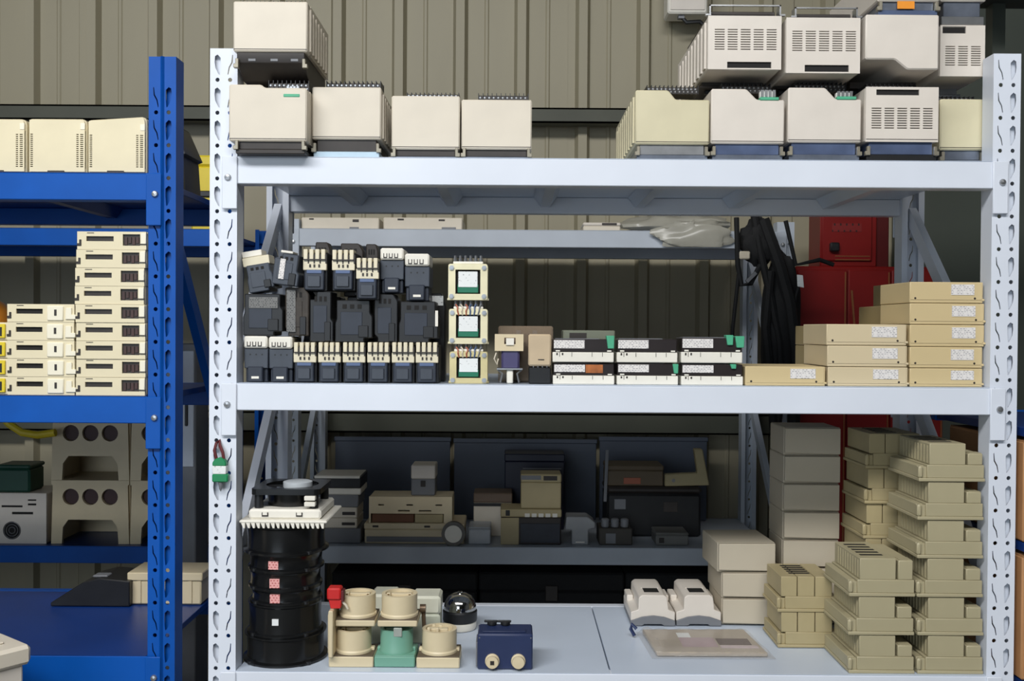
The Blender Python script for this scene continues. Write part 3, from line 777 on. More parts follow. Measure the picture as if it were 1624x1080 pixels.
def stackup(pxs, Y, labels, mt, z0):
    z = z0; out = []
    for (px, lb, lab) in zip(pxs, labels, [1]*len(pxs)):
        zt = at((px[0]+px[1])/2, px[2], Y)[1]
        out.append(flat_box(lb, px, Y, z, FG, mt, lab)); z = zt+.0006
    return out
stackup([(1313, 1442, 582, 617), (1312, 1441, 548, 582), (1311, 1440, 514, 548)], yb_,
        ['bottom box of the three-high manila stack, with a whiter label', 'middle box of the three-high manila stack', 'top box of the three-high manila stack'], CARDP, lo2)
stackup([(1443, 1560, 584, 618), (1443, 1560, 550, 584), (1443, 1563, 515, 550), (1443, 1563, 481, 515), (1443, 1561, 447, 481)], yb_,
        ['bottom box of the five-high manila stack beside the right post', 'second box up in the five-high manila stack', 'middle box of the five-high manila stack', 'fourth box up in the five-high manila stack', 'top box of the five-high manila stack beside the right post'], CARDY, lo2)
# darker boxes behind the stacks
z = lo2
for i, (yt_, lb) in enumerate(((584, 'lowest brown box behind the three-high manila stack'), (549, 'second brown box up behind the three-high manila stack'), (517, 'top brown box behind the three-high manila stack'))):
    flat_box(lb, (1290+(i == 0)*2, 1410, yt_, 617), .20, z, FG, CARDB, 0, .14, True); z = at(1350, yt_, .20)[1]+.0006
z = lo2
for i, (x0_, yt_, lb) in enumerate(((1400, 583, 'lowest brown box behind the five-high manila stack'), (1400, 550, 'second brown box up behind the five-high manila stack'), (1396, 517, 'third brown box up behind the five-high manila stack'), (1397, 485, 'fourth brown box up behind the five-high manila stack'), (1421, 449, 'topmost brown box behind the five-high manila stack'))):
    if i < 3: x0_ = 1425
    flat_box(lb, (x0_, 1496, yt_, 617), .20, z, FG, CARDB, 0, .14, True); z = at(1480, yt_, .20)[1]+.0006

# ================================================================== BOTTOM SHELF
lo3 = Z3+.0014
# ---- stack of round fans
FGp = 'black round fans stacked by the left post'
fx, fy = .079, .098
def fan(label, h, r, z, sticker=None, flange=.006, spokes=False):
    t = thing('axial_fan', label, 'fan', (fx+random.uniform(-.002, .002), fy, z), group=FGp)
    M().lathe([(r*.72, .002), (r+flange, 0), (r+flange, .004), (r, .007), (r*.985, h*.5), (r, h-.006), (r+flange*.6, h-.003), (r+flange*.6, h), (r*.72, h)], (0, 0, 0), 48).build('drum', BLACKG, t)
    M().lathe([(r*.35, .003), (r*.38, h*.2), (r*.38, h-.002), (0.0, h-.001)], (0, 0, 0), 24).build('hub', BLACK, t)
    for i in range(4):
        a = math.pi/4+i*math.pi/2
        M().cyl((math.cos(a)*(r+flange*.5), math.sin(a)*(r+flange*.5), 0), .006, .006, 'Z', 10).build('mounting_lug', BLACK, t)
    if sticker:
        mt, dx, sw, s0, s1 = sticker
        x_ = dx; y_ = -math.sqrt(r*r-x_*x_)
        B('sticker', mt, t, x_-sw/2, x_+sw/2, y_-.0022, y_+.0005, h*s0, h*s1)
    return t
hs = [(.056, .079), (.064, .074), (.030, .070), (.037, .072), (.036, .074), (.057, .080)]
labs = ['widest black fan drum at the very bottom of the fan stack', 'tall black fan with a small white sticker, second from the bottom', 'thin black fan with the lowest pink sticker', 'thin black fan with the middle pink sticker', 'thin black fan with the topmost pink sticker', 'black fan drum without sticker under the white filter grille']
stk = [None, (PAPERW, -.004, .013, .42, .62), (PINK, -.008, .020, .22, .80), (PINK, -.006, .020, .20, .70), (PINK, -.010, .020, .22, .68), None]
z = lo3
for (h_, r_), lb, s_ in zip(hs, labs, stk):
    fan(lb, h_, r_, z, s_, .008 if r_ > .075 else .004); z += h_+.0004
# white filter grille + square fan
t = thing('filter_fan', 'white toothed filter grille with a black square fan lying on the fan stack', 'fan', (.091, fy, z))
W = .088
B('grille_plate', CWHITE, t, -W, W, -W, W, .010, .016, .002)
mm = M()
for i in range(17):
    a = -W+.004+i*(2*W-.008)/17
    mm.prism([(a, .0105), (a+.008, .0105), (a+.0075, .0), (a+.004, .0005)], -W+.001, -W+.010, 'Y')
mm.build('grille_tooth', CWHITE, t)
for s_ in (-1, 1): B('support_rail', CWHITE, t, s_*.045-.02, s_*.045+.02, -.06, .06, 0, .0102)
B('raised_frame', CWHITE, t, -.072, .074, -.076, .076, .016, .036, .004)
for xx in (-.045, .024): B('clip', DARK, t, xx, xx+.013, -.0775, -.075, .022, .030)
for xx in (-.043, .026): B('clip_centre', CWHITE, t, xx, xx+.009, -.0785, -.0765, .025, .031)
for sx in (-1, 1):
    for sy in (-1, 1): M().cyl((sx*.056, sy*.056, .036), .009, .030, 'Z', 12).build('spacer', BLACK, t)
M().lathe([(.0, .036), (.050, .036), (.052, .062), (.0, .063)], (0, 0, 0), 32).build('fan_motor', BLACKG, t)
M().plate(rrect(-.070, .070, -.070, .070, .012), [circ(0, 0, .054, 28)], .064, .076, 'Z').build('fan_frame', BLACKG, t)
M().lathe([(.0, .070), (.030, .070), (.030, .082), (.024, .084), (.0, .084)], (0.012, -.005, 0), 28).build('hub_cap', mat('pale_disc', (190, 196, 200), .3), t)
for i in range(5):
    a = i*2*math.pi/5
    M().bar((.02*math.cos(a), .02*math.sin(a), .070), (.056*math.cos(a+.4), .056*math.sin(a+.4), .070), .010, .003, (0, 0, 1)).build('blade', BLACK, t)
for zz in (.042, .054): B('wire_terminal', CWHITE, t, .040, .062, -.076, -.060, zz, zz+.009, .001)

# ---- padlock on the post
X, Zp = at(350, 748, -.012)
t = thing('padlock', 'green padlock with a pale band hanging from the left white post', 'padlock', (X, -.012, Zp-.040))
M().prism([(-.015, .020), (.016, .020), (.016, .036), (-.015, .036)], -.008, .008, 'Y', .002).build('lower_body', GREENL, t)
B('band', PAPERW, t, -.0145, .0125, -.0078, .0078, .036, .052, .001)
M().prism([(-.0145, .052), (.0125, .052), (.012, .060), (.006, .067), (-.001, .069), (-.009, .066), (-.0145, .059)], -.008, .008, 'Y', .0015).build('upper_body', GREENL, t)
M().tube([(-.008, 0, .064), (-.012, -.002, .082), (-.010, .004, .096), (-.006, .012, .101), (-.003, .004, .092), (.004, 0, .078), (.006, 0, .066)], .0032, 8).build('shackle', MAROON, t)
M().lathe([(.0, 0), (.003, .006), (.005, .020), (.0, .021)], (0, 0, 0), 10).build('key_tip', GREYP, t)

# ---- drum-shaped units
UG = 'round drum units on square bases at the front of the bottom shelf'
def drum_unit(label, px, pyb, Y, z, mt, base_h=.024, bw=.090, r=.0355, dh=.046, dark=True, style=0):
    X = at(px, pyb, Y)[0]
    t = thing('drum_switch', label, 'drum unit', (X, Y, z), group=UG)
    bs = M().box(-bw/2, bw/2, 0, .080, 0, base_h-.002, .002).build('base', mt, t)
    B('base_top', mat('brown_gasket', (92, 80, 64), .6) if dark else mt, t, -bw/2+.001, bw/2-.001, .001, .079, base_h-.0022, base_h, .0005)
    c = (0, .040, 0); b = base_h
    M().lathe([(r*1.06, b), (r*1.06, b+.004), (r, b+.007), (r*1.0, b+dh), (r*.80, b+dh), (r*.78, b+dh-.012), (.0, b+dh-.012)], c, 40).build('drum', mt, t)
    dt = b+dh-.012
    if style == 0:
        for a in (-1, 1):
            B('terminal_post', mt, t, a*r*.6-.004, a*r*.6+.004, .030, .044, dt, dt+.013, .001)
            B('screw', mat('dull_brass', (150, 118, 70), .35, .7), t, a*r*.6-.002, a*r*.6+.002, .028, .032, dt+.003, dt+.012)
        B('bridge', mt, t, -r*.5, r*.5, .040, .052, dt, dt+.010, .001)
    elif style == 1:
        B('tab', mat('grey_tab', (170, 176, 168), .4, .3), t, -.003, .014, .006, .010, b+dh-.010, b+dh+.008, .001)
        B('bridge', mt, t, -r*.7, r*.7, .036, .048, dt, dt+.008, .001)
    else:
        B('bridge', mt, t, -r*.7, r*.5, .034, .048, dt, dt+.012, .001)
        for i, (a, c_) in enumerate(((-.6, .03), (-.35, .052), (-.1, .028), (.05, .05))):
            B('terminal_post', mt, t, r*a-.003, r*a+.003, c_-.003, c_+.003, dt, dt+.016, .0008)
    for s_ in (-1, 1): B('ear', mt, t, s_*bw*.43-.004, s_*bw*.43+.004, .034, .046, base_h, base_h+.007, .001)
    return t
ubw = .088
drum_unit('cream drum unit in the lower row nearest the fan stack', 556.5, 1058, .020, lo3, COIL)
drum_unit('sea-green drum unit between two cream ones', 625.5, 1058, .022, lo3, TEALD, bw=.082, r=.0335, dark=False, style=1)
drum_unit('cream drum unit at the right end of the lower row, open top', 694.5, 1060, .018, lo3, COIL, bw=.087, style=2)
zu = lo3+.024+.046+.011
drum_unit('cream drum unit in the upper row on the left', 563, 1000, .026, zu, COIL, .015, .080, .036, .044)
drum_unit('cream drum unit in the upper row on the right', 630, 1000, .026, zu, COIL, .015, .080, .0365, .044)
X = at(526, 1000, .012)[0]
t = thing('mounting_plate', 'cream mounting plate standing on edge at the left of the drum units', 'plate', (X, .004, lo3+.0245))
B('plate', COIL, t, -.0055, .0035, 0, .08, 0, .094, .0015); B('rim', COIL, t, -.0075, -.0050, .006, .074, .008, .086, .001)
t = thing('red_valve', 'red square-headed plastic knob perched above the cream mounting plate', 'valve knob', (X+.004, .030, lo3+.0245+.0945))
M().prism([(-.008, 0), (.012, 0), (.014, .018), (-.012, .018)], -.010, .012, 'Y', .001).build('neck', REDP, t)
B('head', REDP, t, -.015, .013, -.014, .016, .018, .042, .003); B('head_side', MAROON, t, .0125, .018, -.010, .014, .014, .036, .001)
M().tube([(.012, -.002, .014), (.022, -.004, .006), (.026, -.004, -.002)], .0025, 8).build('lever', WIREC, t)
for (x0_, x1_, yt_, lb) in ((588, 628, 943, 'small pale plastic box tucked behind the upper drum units'), (653, 698, 946, 'pale grey-green plastic box behind the right upper drum unit')):
    X, w, _, zt = span(x0_, x1_, yt_, 1000, .17); h = zt-lo3
    t = thing('plastic_box', lb, 'box', (X, .17, lo3))
    B('body', mat('pale_green_grey_plastic', (196, 200, 182), .4), t, -w/2, w/2, 0, .07, 0, h*.62, .004); B('lid', mat('pale_lid_plastic', (208, 208, 190), .4), t, -w/2-.001, w/2+.001, -.001, .071, h*.62, h, .005)
t = thing('lever', 'small brown metal lever standing between upper and right drum units', 'lever', (at(672, 1000, .10)[0], .105, lo3))
M().cyl((0, 0, 0), .008, .006, 'Z', 12).build('base', DARK, t); M().tube([(.0, 0, .004), (.001, 0, .05), (-.002, 0, .098)], .0045, 8).build('rod', mat('brown_metal', (120, 100, 80), .4, .5), t); M().cyl((-.008, -.004, .098), .009, .012, 'X', 12).build('head', MATS['brown_metal'], t)

# ---- bell
X, Yb = onz(728, 1004, Z3); Yb += .036
t = thing('signal_bell', 'chrome-domed round bell on a black base', 'bell', (X, Yb, lo3))
M().lathe([(.036, 0), (.038, .004), (.038, .016), (.036, .018)], (0, 0, 0), 40).build('foot', CWHITE, t)
M().lathe([(.0, .018), (.0385, .018), (.0395, .022), (.0395, .040), (.036, .044), (.0, .045)], (0, 0, 0), 40).build('base', BLACK, t)
M().lathe([(.037, .044), (.037, .050), (.034, .062), (.027, .072), (.016, .0785), (.0, .080)], (0, 0, 0), 40).build('dome', CHROME, t)
M().lathe([(.0, .079), (.006, .080), (.006, .083), (.0, .0845)], (0, 0, 0), 14).build('cap_nut', CHROME, t)

# ---- navy box
X, w, _, zt = span(757, 845, 1006, 1063, .012); h = zt-lo3; W = w/2
t = thing('control_box', 'navy blue metal box with two cream round knobs', 'control box', (X, .012, lo3))
B('case', NAVY, t, -W, W, 0, .072, 0, h, .003); B('lid_step', NAVY, t, -W*.82, W*.76, .012, .030, h, h+.002, .0008)
for xx in (-.46, .48):
    k_ = M().lathe([(.0145, 0), (.0145, .004), (.0125, .006), (.012, .014), (.0, .0145)], (0, 0, 0), 24, 'Y')
    k_.v = [(a, -b, c) for (a, b, c) in k_.v]; k_.f = [tuple(reversed(f)) for f in k_.f]
    k_.build('knob', COIL, t, (W*xx, 0, h*.26))
B('knob_hole', DARK, t, -W*.46-.004, -W*.46+.004, -.0150, -.0140, h*.26-.004, h*.26+.004)
for xx in (-.5, .0):
    M().cyl((W*xx, .062, h), .010, .008, 'Z', 12, .002).build('top_button', BLACK, t)
    B('button_bar', BLACK, t, W*xx-.016, W*xx+.012, .059, .065, h+.006, h+.010, .001)
for xx in (-.93, .93): M().cyl((W*xx, -.0008, h*.90), .0015, .001, 'Y', 8).build('screw', STEEL, t)
B('side_plate', GREYP, t, -W-.0035, -W, .006, .06, .004, h*.75, .001)

# ---- rail modules
RG = 'rail-mounted cream modules towards the back of the bottom shelf'
def rail_module(label, x0, x1):
    X, Y0 = onz((x0+x1)/2, 993, Z3); k = mpp(Y0); w = (x1-x0)*k; W = w/2-.0006; h = at((x0+x1)/2, 944, Y0)[1]-lo3
    t = thing('rail_module', label, 'module', (X, Y0, lo3), group=RG)
    D_ = .15
    body = [(-W, .010), (W, .010), (W, h*.44), (W*.70, h*.52), (W*.64, h*.92), (W*.50, h), (-W*.50, h), (-W*.64, h*.92), (-W*.66, h*.52), (-W, h*.44)]
    M().prism(body, .0, D_, 'Y', .0015).build('housing', CREAMW, t)
    foot = [(-W, 0), (-W*.5, 0), (-W*.4, .004), (W*.4, .004), (W*.5, 0), (W, 0), (W, .012), (W*.5, .021), (0, .024), (-W*.5, .021), (-W, .012)]
    M().prism(foot, -.004, D_-.01, 'Y', .001).build('foot', GREYP, t)
    B('window', BLACK, t, -W*.34, W*.34, .026, .062, h-.0003, h+.0008); B('window_frame', CREAMW, t, -W*.40, W*.40, .062, .066, h-.0003, h+.0016)
    for s_ in (-1, 1): B('side_step', CREAMW, t, s_*W*.68, s_*W*.98, .09, D_-.002, h*.44, h*.66, .002)
    return t
rail_module('cream rail module with grey foot, left of a matching pair', 1000, 1071)
rail_module('cream rail module with grey foot, right of a matching pair', 1072, 1144)

# ---- plastic pouch
zc = lo3
cs = [onz(1034, 1046, Z3), onz(1231, 1047, Z3), onz(1186, 1003, Z3), onz(1008, 1003, Z3)]
cx_ = sum(c[0] for c in cs)/4; cy_ = sum(c[1] for c in cs)/4
t = thing('plastic_pouch', 'clear plastic pouch with a flat grey board inside, lying on the shelf', 'pouch', (cx_, cy_, zc))
pl = [(c[0]-cx_, c[1]-cy_) for c in cs]
mm = M(); mm.prism([(x*.90, y*.86) for (x, y) in pl], .001, .010, 'Z', .002); mm.build('board', mat('taupe_board', (170, 158, 142), .3), t)
# crumpled film
N1, N2 = 22, 9; v = []; f = []
rnd = random.Random(3)
for j in range(N2+1):
    for i in range(N1+1):
        a, b = i/N1, j/N2
        p = [(pl[0][q]*(1-a)+pl[1][q]*a)*(1-b)+(pl[3][q]*(1-a)+pl[2][q]*a)*b for q in (0, 1)]
        e = min(a, 1-a, b, 1-b)
        z_ = .0118+.0035*rnd.random() if e > .03 else .0012
        if a < .12 and e > .03: z_ += .012*rnd.random()
        v.append((p[0], p[1], z_))
for j in range(N2):
    for i in range(N1):
        q = j*(N1+1)+i; f.append((q, q+1, q+N1+2, q+N1+1))
mm = M(); mm.v = v; mm.f = f; o = mm.build('film', FILM, t)
so = o.modifiers.new('thick', 'SOLIDIFY'); so.thickness = .0004
B('address_label', PAPERW, t, -.050, -.022, .020, .050, .0102, .0110); B('dark_print', mat('maroon_print', (66, 44, 50), .4), t, .030, .100, -.030, .012, .0102, .0108)
B('pink_print', mat('mauve_print', (176, 152, 158), .4), t, -.050, .026, -.045, .018, .0102, .0106); B('silver_edge', mat('pearl_strip', (214, 198, 206), .2, .3), t, .030, .110, -.052, -.036, .0102, .0112)
M().tube([(-.142, .05, .004), (-.150, .052, .018), (-.148, .05, .030), (-.138, .046, .020)], .004, 8).build('twisted_neck', NAVY, t)

# ---- carton stacks
KG = 'beige cartons stacked on the bottom shelf'
def carton(label, X, Y, z, w, h, d, rz=0.0):
    t = thing('carton', label, 'carton', (X, Y, z), rz, KG); W = w/2
    B('body', BOXT, t, -W, W, .010, d, 0, h, .0015); M().prism([(-W*.985, h*.10), (W*.985, h*.05), (W*.985, h*.985), (-W*.985, h*.985)], -.0015, .0100, 'Y', .0010).build('end_flap', BOXT, t)
    B('top_flap', BOXT, t, -W*.98, W*.98, .004, d-.002, h, h+.0008)
    return t
Xa, Ya = onz(1190, 994, Z3); ka = mpp(Ya); wa = 88*ka
za = lo3
for i, (dx, rz_, lb) in enumerate(((.002, 0, 'bottom carton of the three-high stack behind the rail modules'), (.001, .02, 'middle carton of the three-high stack behind the rail modules'), (-.006, .05, 'top carton of the three-high stack, turned slightly'))):
    hh = (.0615, .0595, .068)[i]
    carton(lb, Xa+dx-.002, Ya+.004, za, wa+(.006 if i == 2 else 0), hh, .155, rz_); za += hh+.0012
Xb = at(1288, 790, .335)[0]; zb = lo3; wb = 89*mpp(.335); nB = 7; hb = (at(1288, 678, .335)[1]-lo3)/nB
nm = ['lowest', 'second', 'third', 'fourth', 'fifth', 'sixth', 'topmost']
for i in range(nB):
    carton('%s carton of the tall seven-high stack at the back right' % nm[i], Xb+random.uniform(-.0015, .0015), .335, zb, wb, hb-.0014, .13, random.uniform(-.012, .012)); zb += hb

# ---- socket bases stacked at the right
SG = 'beige socket bases stacked at the right of the bottom shelf'
LH = .0772
def socket_proto(mt, depth, three=False, tall=False):
    t = thing('socket_base', 'x', 'socket base', (0, 0, 0), group=SG)
    D_ = depth
    B('lip', mt, t, -.066, .066, 0, D_, 0, .0065, .001)
    B('rail', mt, t, -.049, .065, .002, D_-.002, .0065, .033, .0012)
    B('end_tab', mt, t, -.067, -.058, -.001, .012, .0065, .031, .003); B('tab_recess', mt, t, -.058, -.049, .006, .014, .0065, .029, .0005)
    B('side_rail', mt, t, -.064, -.050, .014, D_-.004, .0065, .030, .001)
    if three:
        for (a, b) in ((-.058, -.024), (-.022, .014), (.016, .052)): B('block', mt, t, a, b, .003, D_-.006, .033, LH-.0012, .001)
    else:
        B('block', mt, t, -.044, .028, .003, D_-.006, .033, LH-.0012, .0012)
        mm = M()
        for i in range(9): mm.box(-.0452, -.0438, .014+i*(D_-.03)/9, .014+i*(D_-.03)/9+.004, .036, LH-.006)
        mm.build('side_rib', mt, t)
        B('side_block', mt, t, .033, .062, .003, D_-.006, .033, LH*.93 if tall else .056, .0015)
        B('step', mt, t, .036, .060, .004, .03, LH*.93 if tall else .056, (LH*.93 if tall else .056)+.0012)
    n = 5
    for i in range(n):
        y_ = .030+i*(D_-.045)/n; B('slot', HOLE, t, -.034, .012, y_, y_+.010, LH-.0014, LH-.0008)
    return t
def col(proto, X, Y, n, names, rz=0.0, jit=.0015):
    z = lo3
    for i in range(n):
        l_ = (X+random.uniform(-jit, jit), Y+random.uniform(-jit, jit), z)
        if not proto.get('used'):
            proto.location = l_; proto['label'] = names[i]; proto['used'] = 1
        else: dup(proto, l_, names[i])
        z += LH
XF = at(1506, 1060, .006)[0]; XD = at(1398, 1060, .006)[0]
pF = socket_proto(TAN, .165)
col(pF, XF, .006, 6, ['%s socket base in the six-high front column beside the right post' % q for q in ('lowest', 'second', 'third', 'fourth', 'fifth', 'topmost')])
col(pF, XD, .006, 2, ['%s socket base in the three-high column at the shelf front' % q for q in ('lowest', 'middle')])
pD = socket_proto(TAN, .165, tall=True); pD.location = (XD, .006, lo3+2*LH); pD['label'] = 'topmost socket base of the three-high column, open slots on top'
pC = socket_proto(TAND, .13, three=True)
Xc, Yc = onz(1234, 1029, Z3); 
col(pC, Xc+.066, Yc+.004, 2, ['lower three-block socket base behind the plastic pouch', 'upper three-block socket base behind the plastic pouch'])
pE = socket_proto(TAND, .15, three=True)
col(pE, at(1372, 760, .19)[0]+.064, .190, 6, ['%s socket base in the shaded column behind the six-high one' % q for q in ('lowest', 'second', 'third', 'fourth', 'fifth', 'topmost')], jit=.003)
for o in list(bpy.data.objects):
    if 'used' in o: del o['used']

# ================================================================== BLUE RACK GOODS
b1, b2, b3 = BZ1+.0014, BZ2+.0014, BZ3+.0014
VG = 'cream vented units on the top of the blue rack'
def vented_unit(label, px, Y, skew=0):
    x0, x1, yt, yb = px; X, w, _, zt = span(x0, x1, yt, yb, Y); h = zt-b1; W = w/2-.0005
    t = thing('vented_unit', label, 'power unit', (X, Y, b1), group=VG)
    p = [(-W, .001), (W, .001), (W, h*.90+skew), (W*.97, h*.965+skew), (W*.88, h+skew), (-W*.96, h), (-W, h*.97)]
    M().prism(p, .0035, .15, 'Y', .003).build('housing', PLC, t)
    holes = []
    rows = 17; z0, z1 = h*.12, h*.74
    for r in range(rows):
        zz = z0+(z1-z0)*r/rows
        holes.append(rect(W*.66, W*.74, zz, zz+(z1-z0)/rows*.5)); holes.append(rect(W*.79, W*.90, zz, zz+(z1-z0)/rows*.5))
        holes.append(rect(-W*.92, -W*.83, zz, zz+(z1-z0)/rows*.5))
    M().plate(inset(p, .0028), holes, 0, .003).build('front_panel', PLC, t)
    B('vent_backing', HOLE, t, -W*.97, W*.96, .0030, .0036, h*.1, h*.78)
    B('bottom_notch', DARK, t, -W*.32, W*.25, -.0012, .004, .0, .006)
    B('corner_bead', PLCW, t, W*.80, W*.96, -.001, .002, h*.80, h*.92, .0006)
    return t
vented_unit('cream vented unit cut off by the left edge of the picture', (-52, 41, 188, 275), .015)
vented_unit('cream vented unit in the middle of the three', (44, 137, 188, 275), .015)
vented_unit('cream vented unit beside the blue post, top edge sloping up', (138, 232, 190, 275), .012, .007)

PG = 'ivory controller modules stacked on the blue rack'
def plc_proto(kind, w):
    t = thing('controller_module', 'x', 'controller', (0, 0, 0), group=PG); h = .0358; W = w/2
    holes = [rect(-W*.74, W*.04, h*.46, h*.74)]
    if kind: holes.append(rect(W*.30, W*.80, h*.22, h*.86))
    M().plate(rect(-W, W*.97, .0, h), holes, 0, .004).build('front_panel', PLC, t)
    B('body', PLC, t, -W, W*.97, .008, .09, 0, h, .001); B('recess', HOLE if not kind else DARK, t, -W*.97, W*.94, .0042, .0078, .001, h-.001)
    if kind:
        for i in range(4): B('window_block', mat('maroon_brown_plastic', (64, 42, 38), .5, 0, .3, 40), t, W*.34+i*W*.11, W*.42+i*W*.11, .002, .0045, h*.28+(i % 2)*.003, h*.70)
        B('corner_cover', PLCW, t, W*.82, W*.97, -.0015, .002, h*.30, h*.92, .0008)
        B('hook', DARK, t, W*.74, W*1.0, -.0022, -.0004, h*.28, h*.33)
    else:
        B('port_cover', PLCW, t, W*.18, W*.66, -.003, .002, h*.08, h*.90, .0015); B('port_slit', DARK, t, W*.40, W*.47, -.0036, -.0028, h*.36, h*.70)
        M().prism([(W*.72, h*.16), (W*1.02, h*.16), (W*1.02, h*.42), (W*.9, h*.42), (W*.9, h*.80), (W*.74, h*.80)], -.003, .003, 'Y', .0006).build('clip', PLCW, t)
    M().prism([(-W*1.0, h*.2), (-W*.88, h*.2), (-W*.88, h*.55), (-W*.94, h*.55), (-W*.94, h*.34), (-W*1.0, h*.34)], -.0015, .002, 'Y', .0003).build('side_hook', DARK, t)
    B('marking', DARK, t, -W*.72, -W*.52, -.0004, .001, h*.90, h*.94)
    return t
pr = plc_proto(1, 111*mpp(.01)); plf = plc_proto(0, 108*mpp(.01))
zr = b2; used = False
jx = [176, 176.5, 177, 176.5, 176, 174, 174.5, 176.5, 177.5]
jn = ['lowest', 'second', 'third', 'fourth', 'fifth', 'sixth', 'seventh', 'eighth', 'topmost']
for i in range(9):
    l_ = (at(jx[i], 620-i*29, .01)[0], .01+random.uniform(-.002, .002), zr); lb = '%s controller module of the nine-high ivory stack beside the blue post' % jn[i]
    if i == 0: pr.location = l_; pr['label'] = lb
    else: dup(pr, l_, lb)
    zr += .03645
zr = b2
for i in range(5):
    l_ = (at((66, 66, 65.5, 65, 65.5)[i], 620-i*29, .012)[0], .012, zr); lb = '%s controller module of the five-high ivory stack on the blue rack' % ['lowest', 'second', 'middle', 'fourth', 'topmost'][i]
    if i == 0: plf.location = l_; plf['label'] = lb
    else: dup(plf, l_, lb)
    zr += .03645
zr = b2
for i in range(4):
    X = at(-24, 600, .014)[0]
    t = thing('yellow_module', '%s yellow and black module at the left picture edge beside the ivory stack' % ['lowest', 'second', 'third', 'topmost'][i], 'module', (X, .014, zr), group='yellow modules')
    B('body', PLC, t, -.045, .045, .004, .08, 0, .0352, .001); B('yellow_face', YELLOW, t, -.045, .040, 0, .004, .004, .032, .001); B('black_slot', BLACK, t, .026, .034, -.0006, .002, .008, .026)
    zr += .0364
t = thing('orange_bottle', 'orange round bottle at the left picture edge behind the ivory modules', 'bottle', (at(-22, 500, .30)[0], .30, b2))
M().lathe([(.0, 0), (.052, 0), (.055, .01), (.055, .15), (.052, .17), (.040, .188), (.020, .20), (.018, .215), (.0, .216)], (0, 0, 0), 32).build('body', ORANGE, t)
M().cyl((0, 0, .215), .021, .022, 'Z', 20, .002).build('cap', YELLOW, t)
# slanted dark console behind the blue post
t = thing('console', 'dark slant-topped metal console seen between blue and white posts', 'console', (at(288, 300, .34)[0], .33, b1))
c0 = at(288, 300, .34)[0]
pp = [(at(a, b, .34)[0]-c0, at(a, b, .34)[1]-b1) for (a, b) in ((240, 196), (272, 203), (292, 250), (296, 300), (240, 300))]
pp = [(min(x, -.19-c0), max(z_, 0)) for (x, z_) in pp]; pp[-1] = (pp[-1][0], 0); pp[-2] = (pp[-2][0], 0)
M().prism(pp, 0, .12, 'Y', .003).build('case', mat('olive_dark_metal', (70, 68, 60), .5, .2, .3, 14), t)
lid = [(x, z_+.001) for (x, z_) in pp[:3]]
M().bar((pp[0][0], .06, pp[0][1]+.006), (pp[1][0]+.002, .06, pp[1][1]+.007), .13, .012, (0, 0, 1)).build('lid', BLACK, t)
M().bar((pp[1][0], .06, pp[1][1]+.007), (pp[2][0]+.002, .06, pp[2][1]+.005), .13, .012, (.7, 0, .7)).build('sloping_lid', BLACK, t)
# blue rack bottom shelf
t = thing('long_case', 'cream ribbed case lying at the back of the blue bottom shelf', 'case', (at(262, 940, .36)[0], .36, b3))
h_ = at(268, 908, .36)[1]-b3; w_ = 114*mpp(.36)
B('body', COIL, t, -w_/2, w_/2, 0, .10, 0, h_*.75, .003); B('lid', COIL, t, -w_/2-.004, w_/2+.004, -.004, .104, h_*.75, h_, .002)
for i in range(4): B('rib', COIL, t, -w_/2+.02+i*.04, -w_/2+.028+i*.04, -.003, .001, .004, h_*.74)
t = thing('flat_tray', 'flat black metal tray lying at the back of the blue bottom shelf', 'tray', (at(150, 940, .36)[0], .34, b3))
h_ = at(150, 914, .36)[1]-b3
M().prism([(-.095, 0), (.090, 0), (.090, h_*.9), (.02, h_), (-.02, h_*.85), (-.095, .008)], 0, .12, 'Y', .002).build('tray', BLACK, t); B('handle', GREYP, t, -.005, .03, .02, .05, h_*.95, h_*1.03, .002)
# foreground cabinet corner at the lower left
cxx, czz = at(60, 1018, -.20)
t = thing('cabinet', 'cream metal cabinet corner in front of the blue rack, lower left', 'cabinet', (cxx-.018, -.215, 0), math.radians(-38))
B('body', CREAMW, t, -.30, 0, -.26, 0, 0, czz-.035, .004); B('lid', CREAM, t, -.312, .010, -.272, .010, czz-.035, czz, .006)
for i in range(5): B('vent_slot', HOLE, t, -.0005, .0015, -.20, -.06, czz-.10-i*.016, czz-.094-i*.016)
B('lid_bead', CREAM, t, -.28, -.03, -.24, -.02, czz, czz+.004, .002); B('panel', CREAMW, t, -.0005, .002, -.24, -.02, .10, czz-.20, .001)

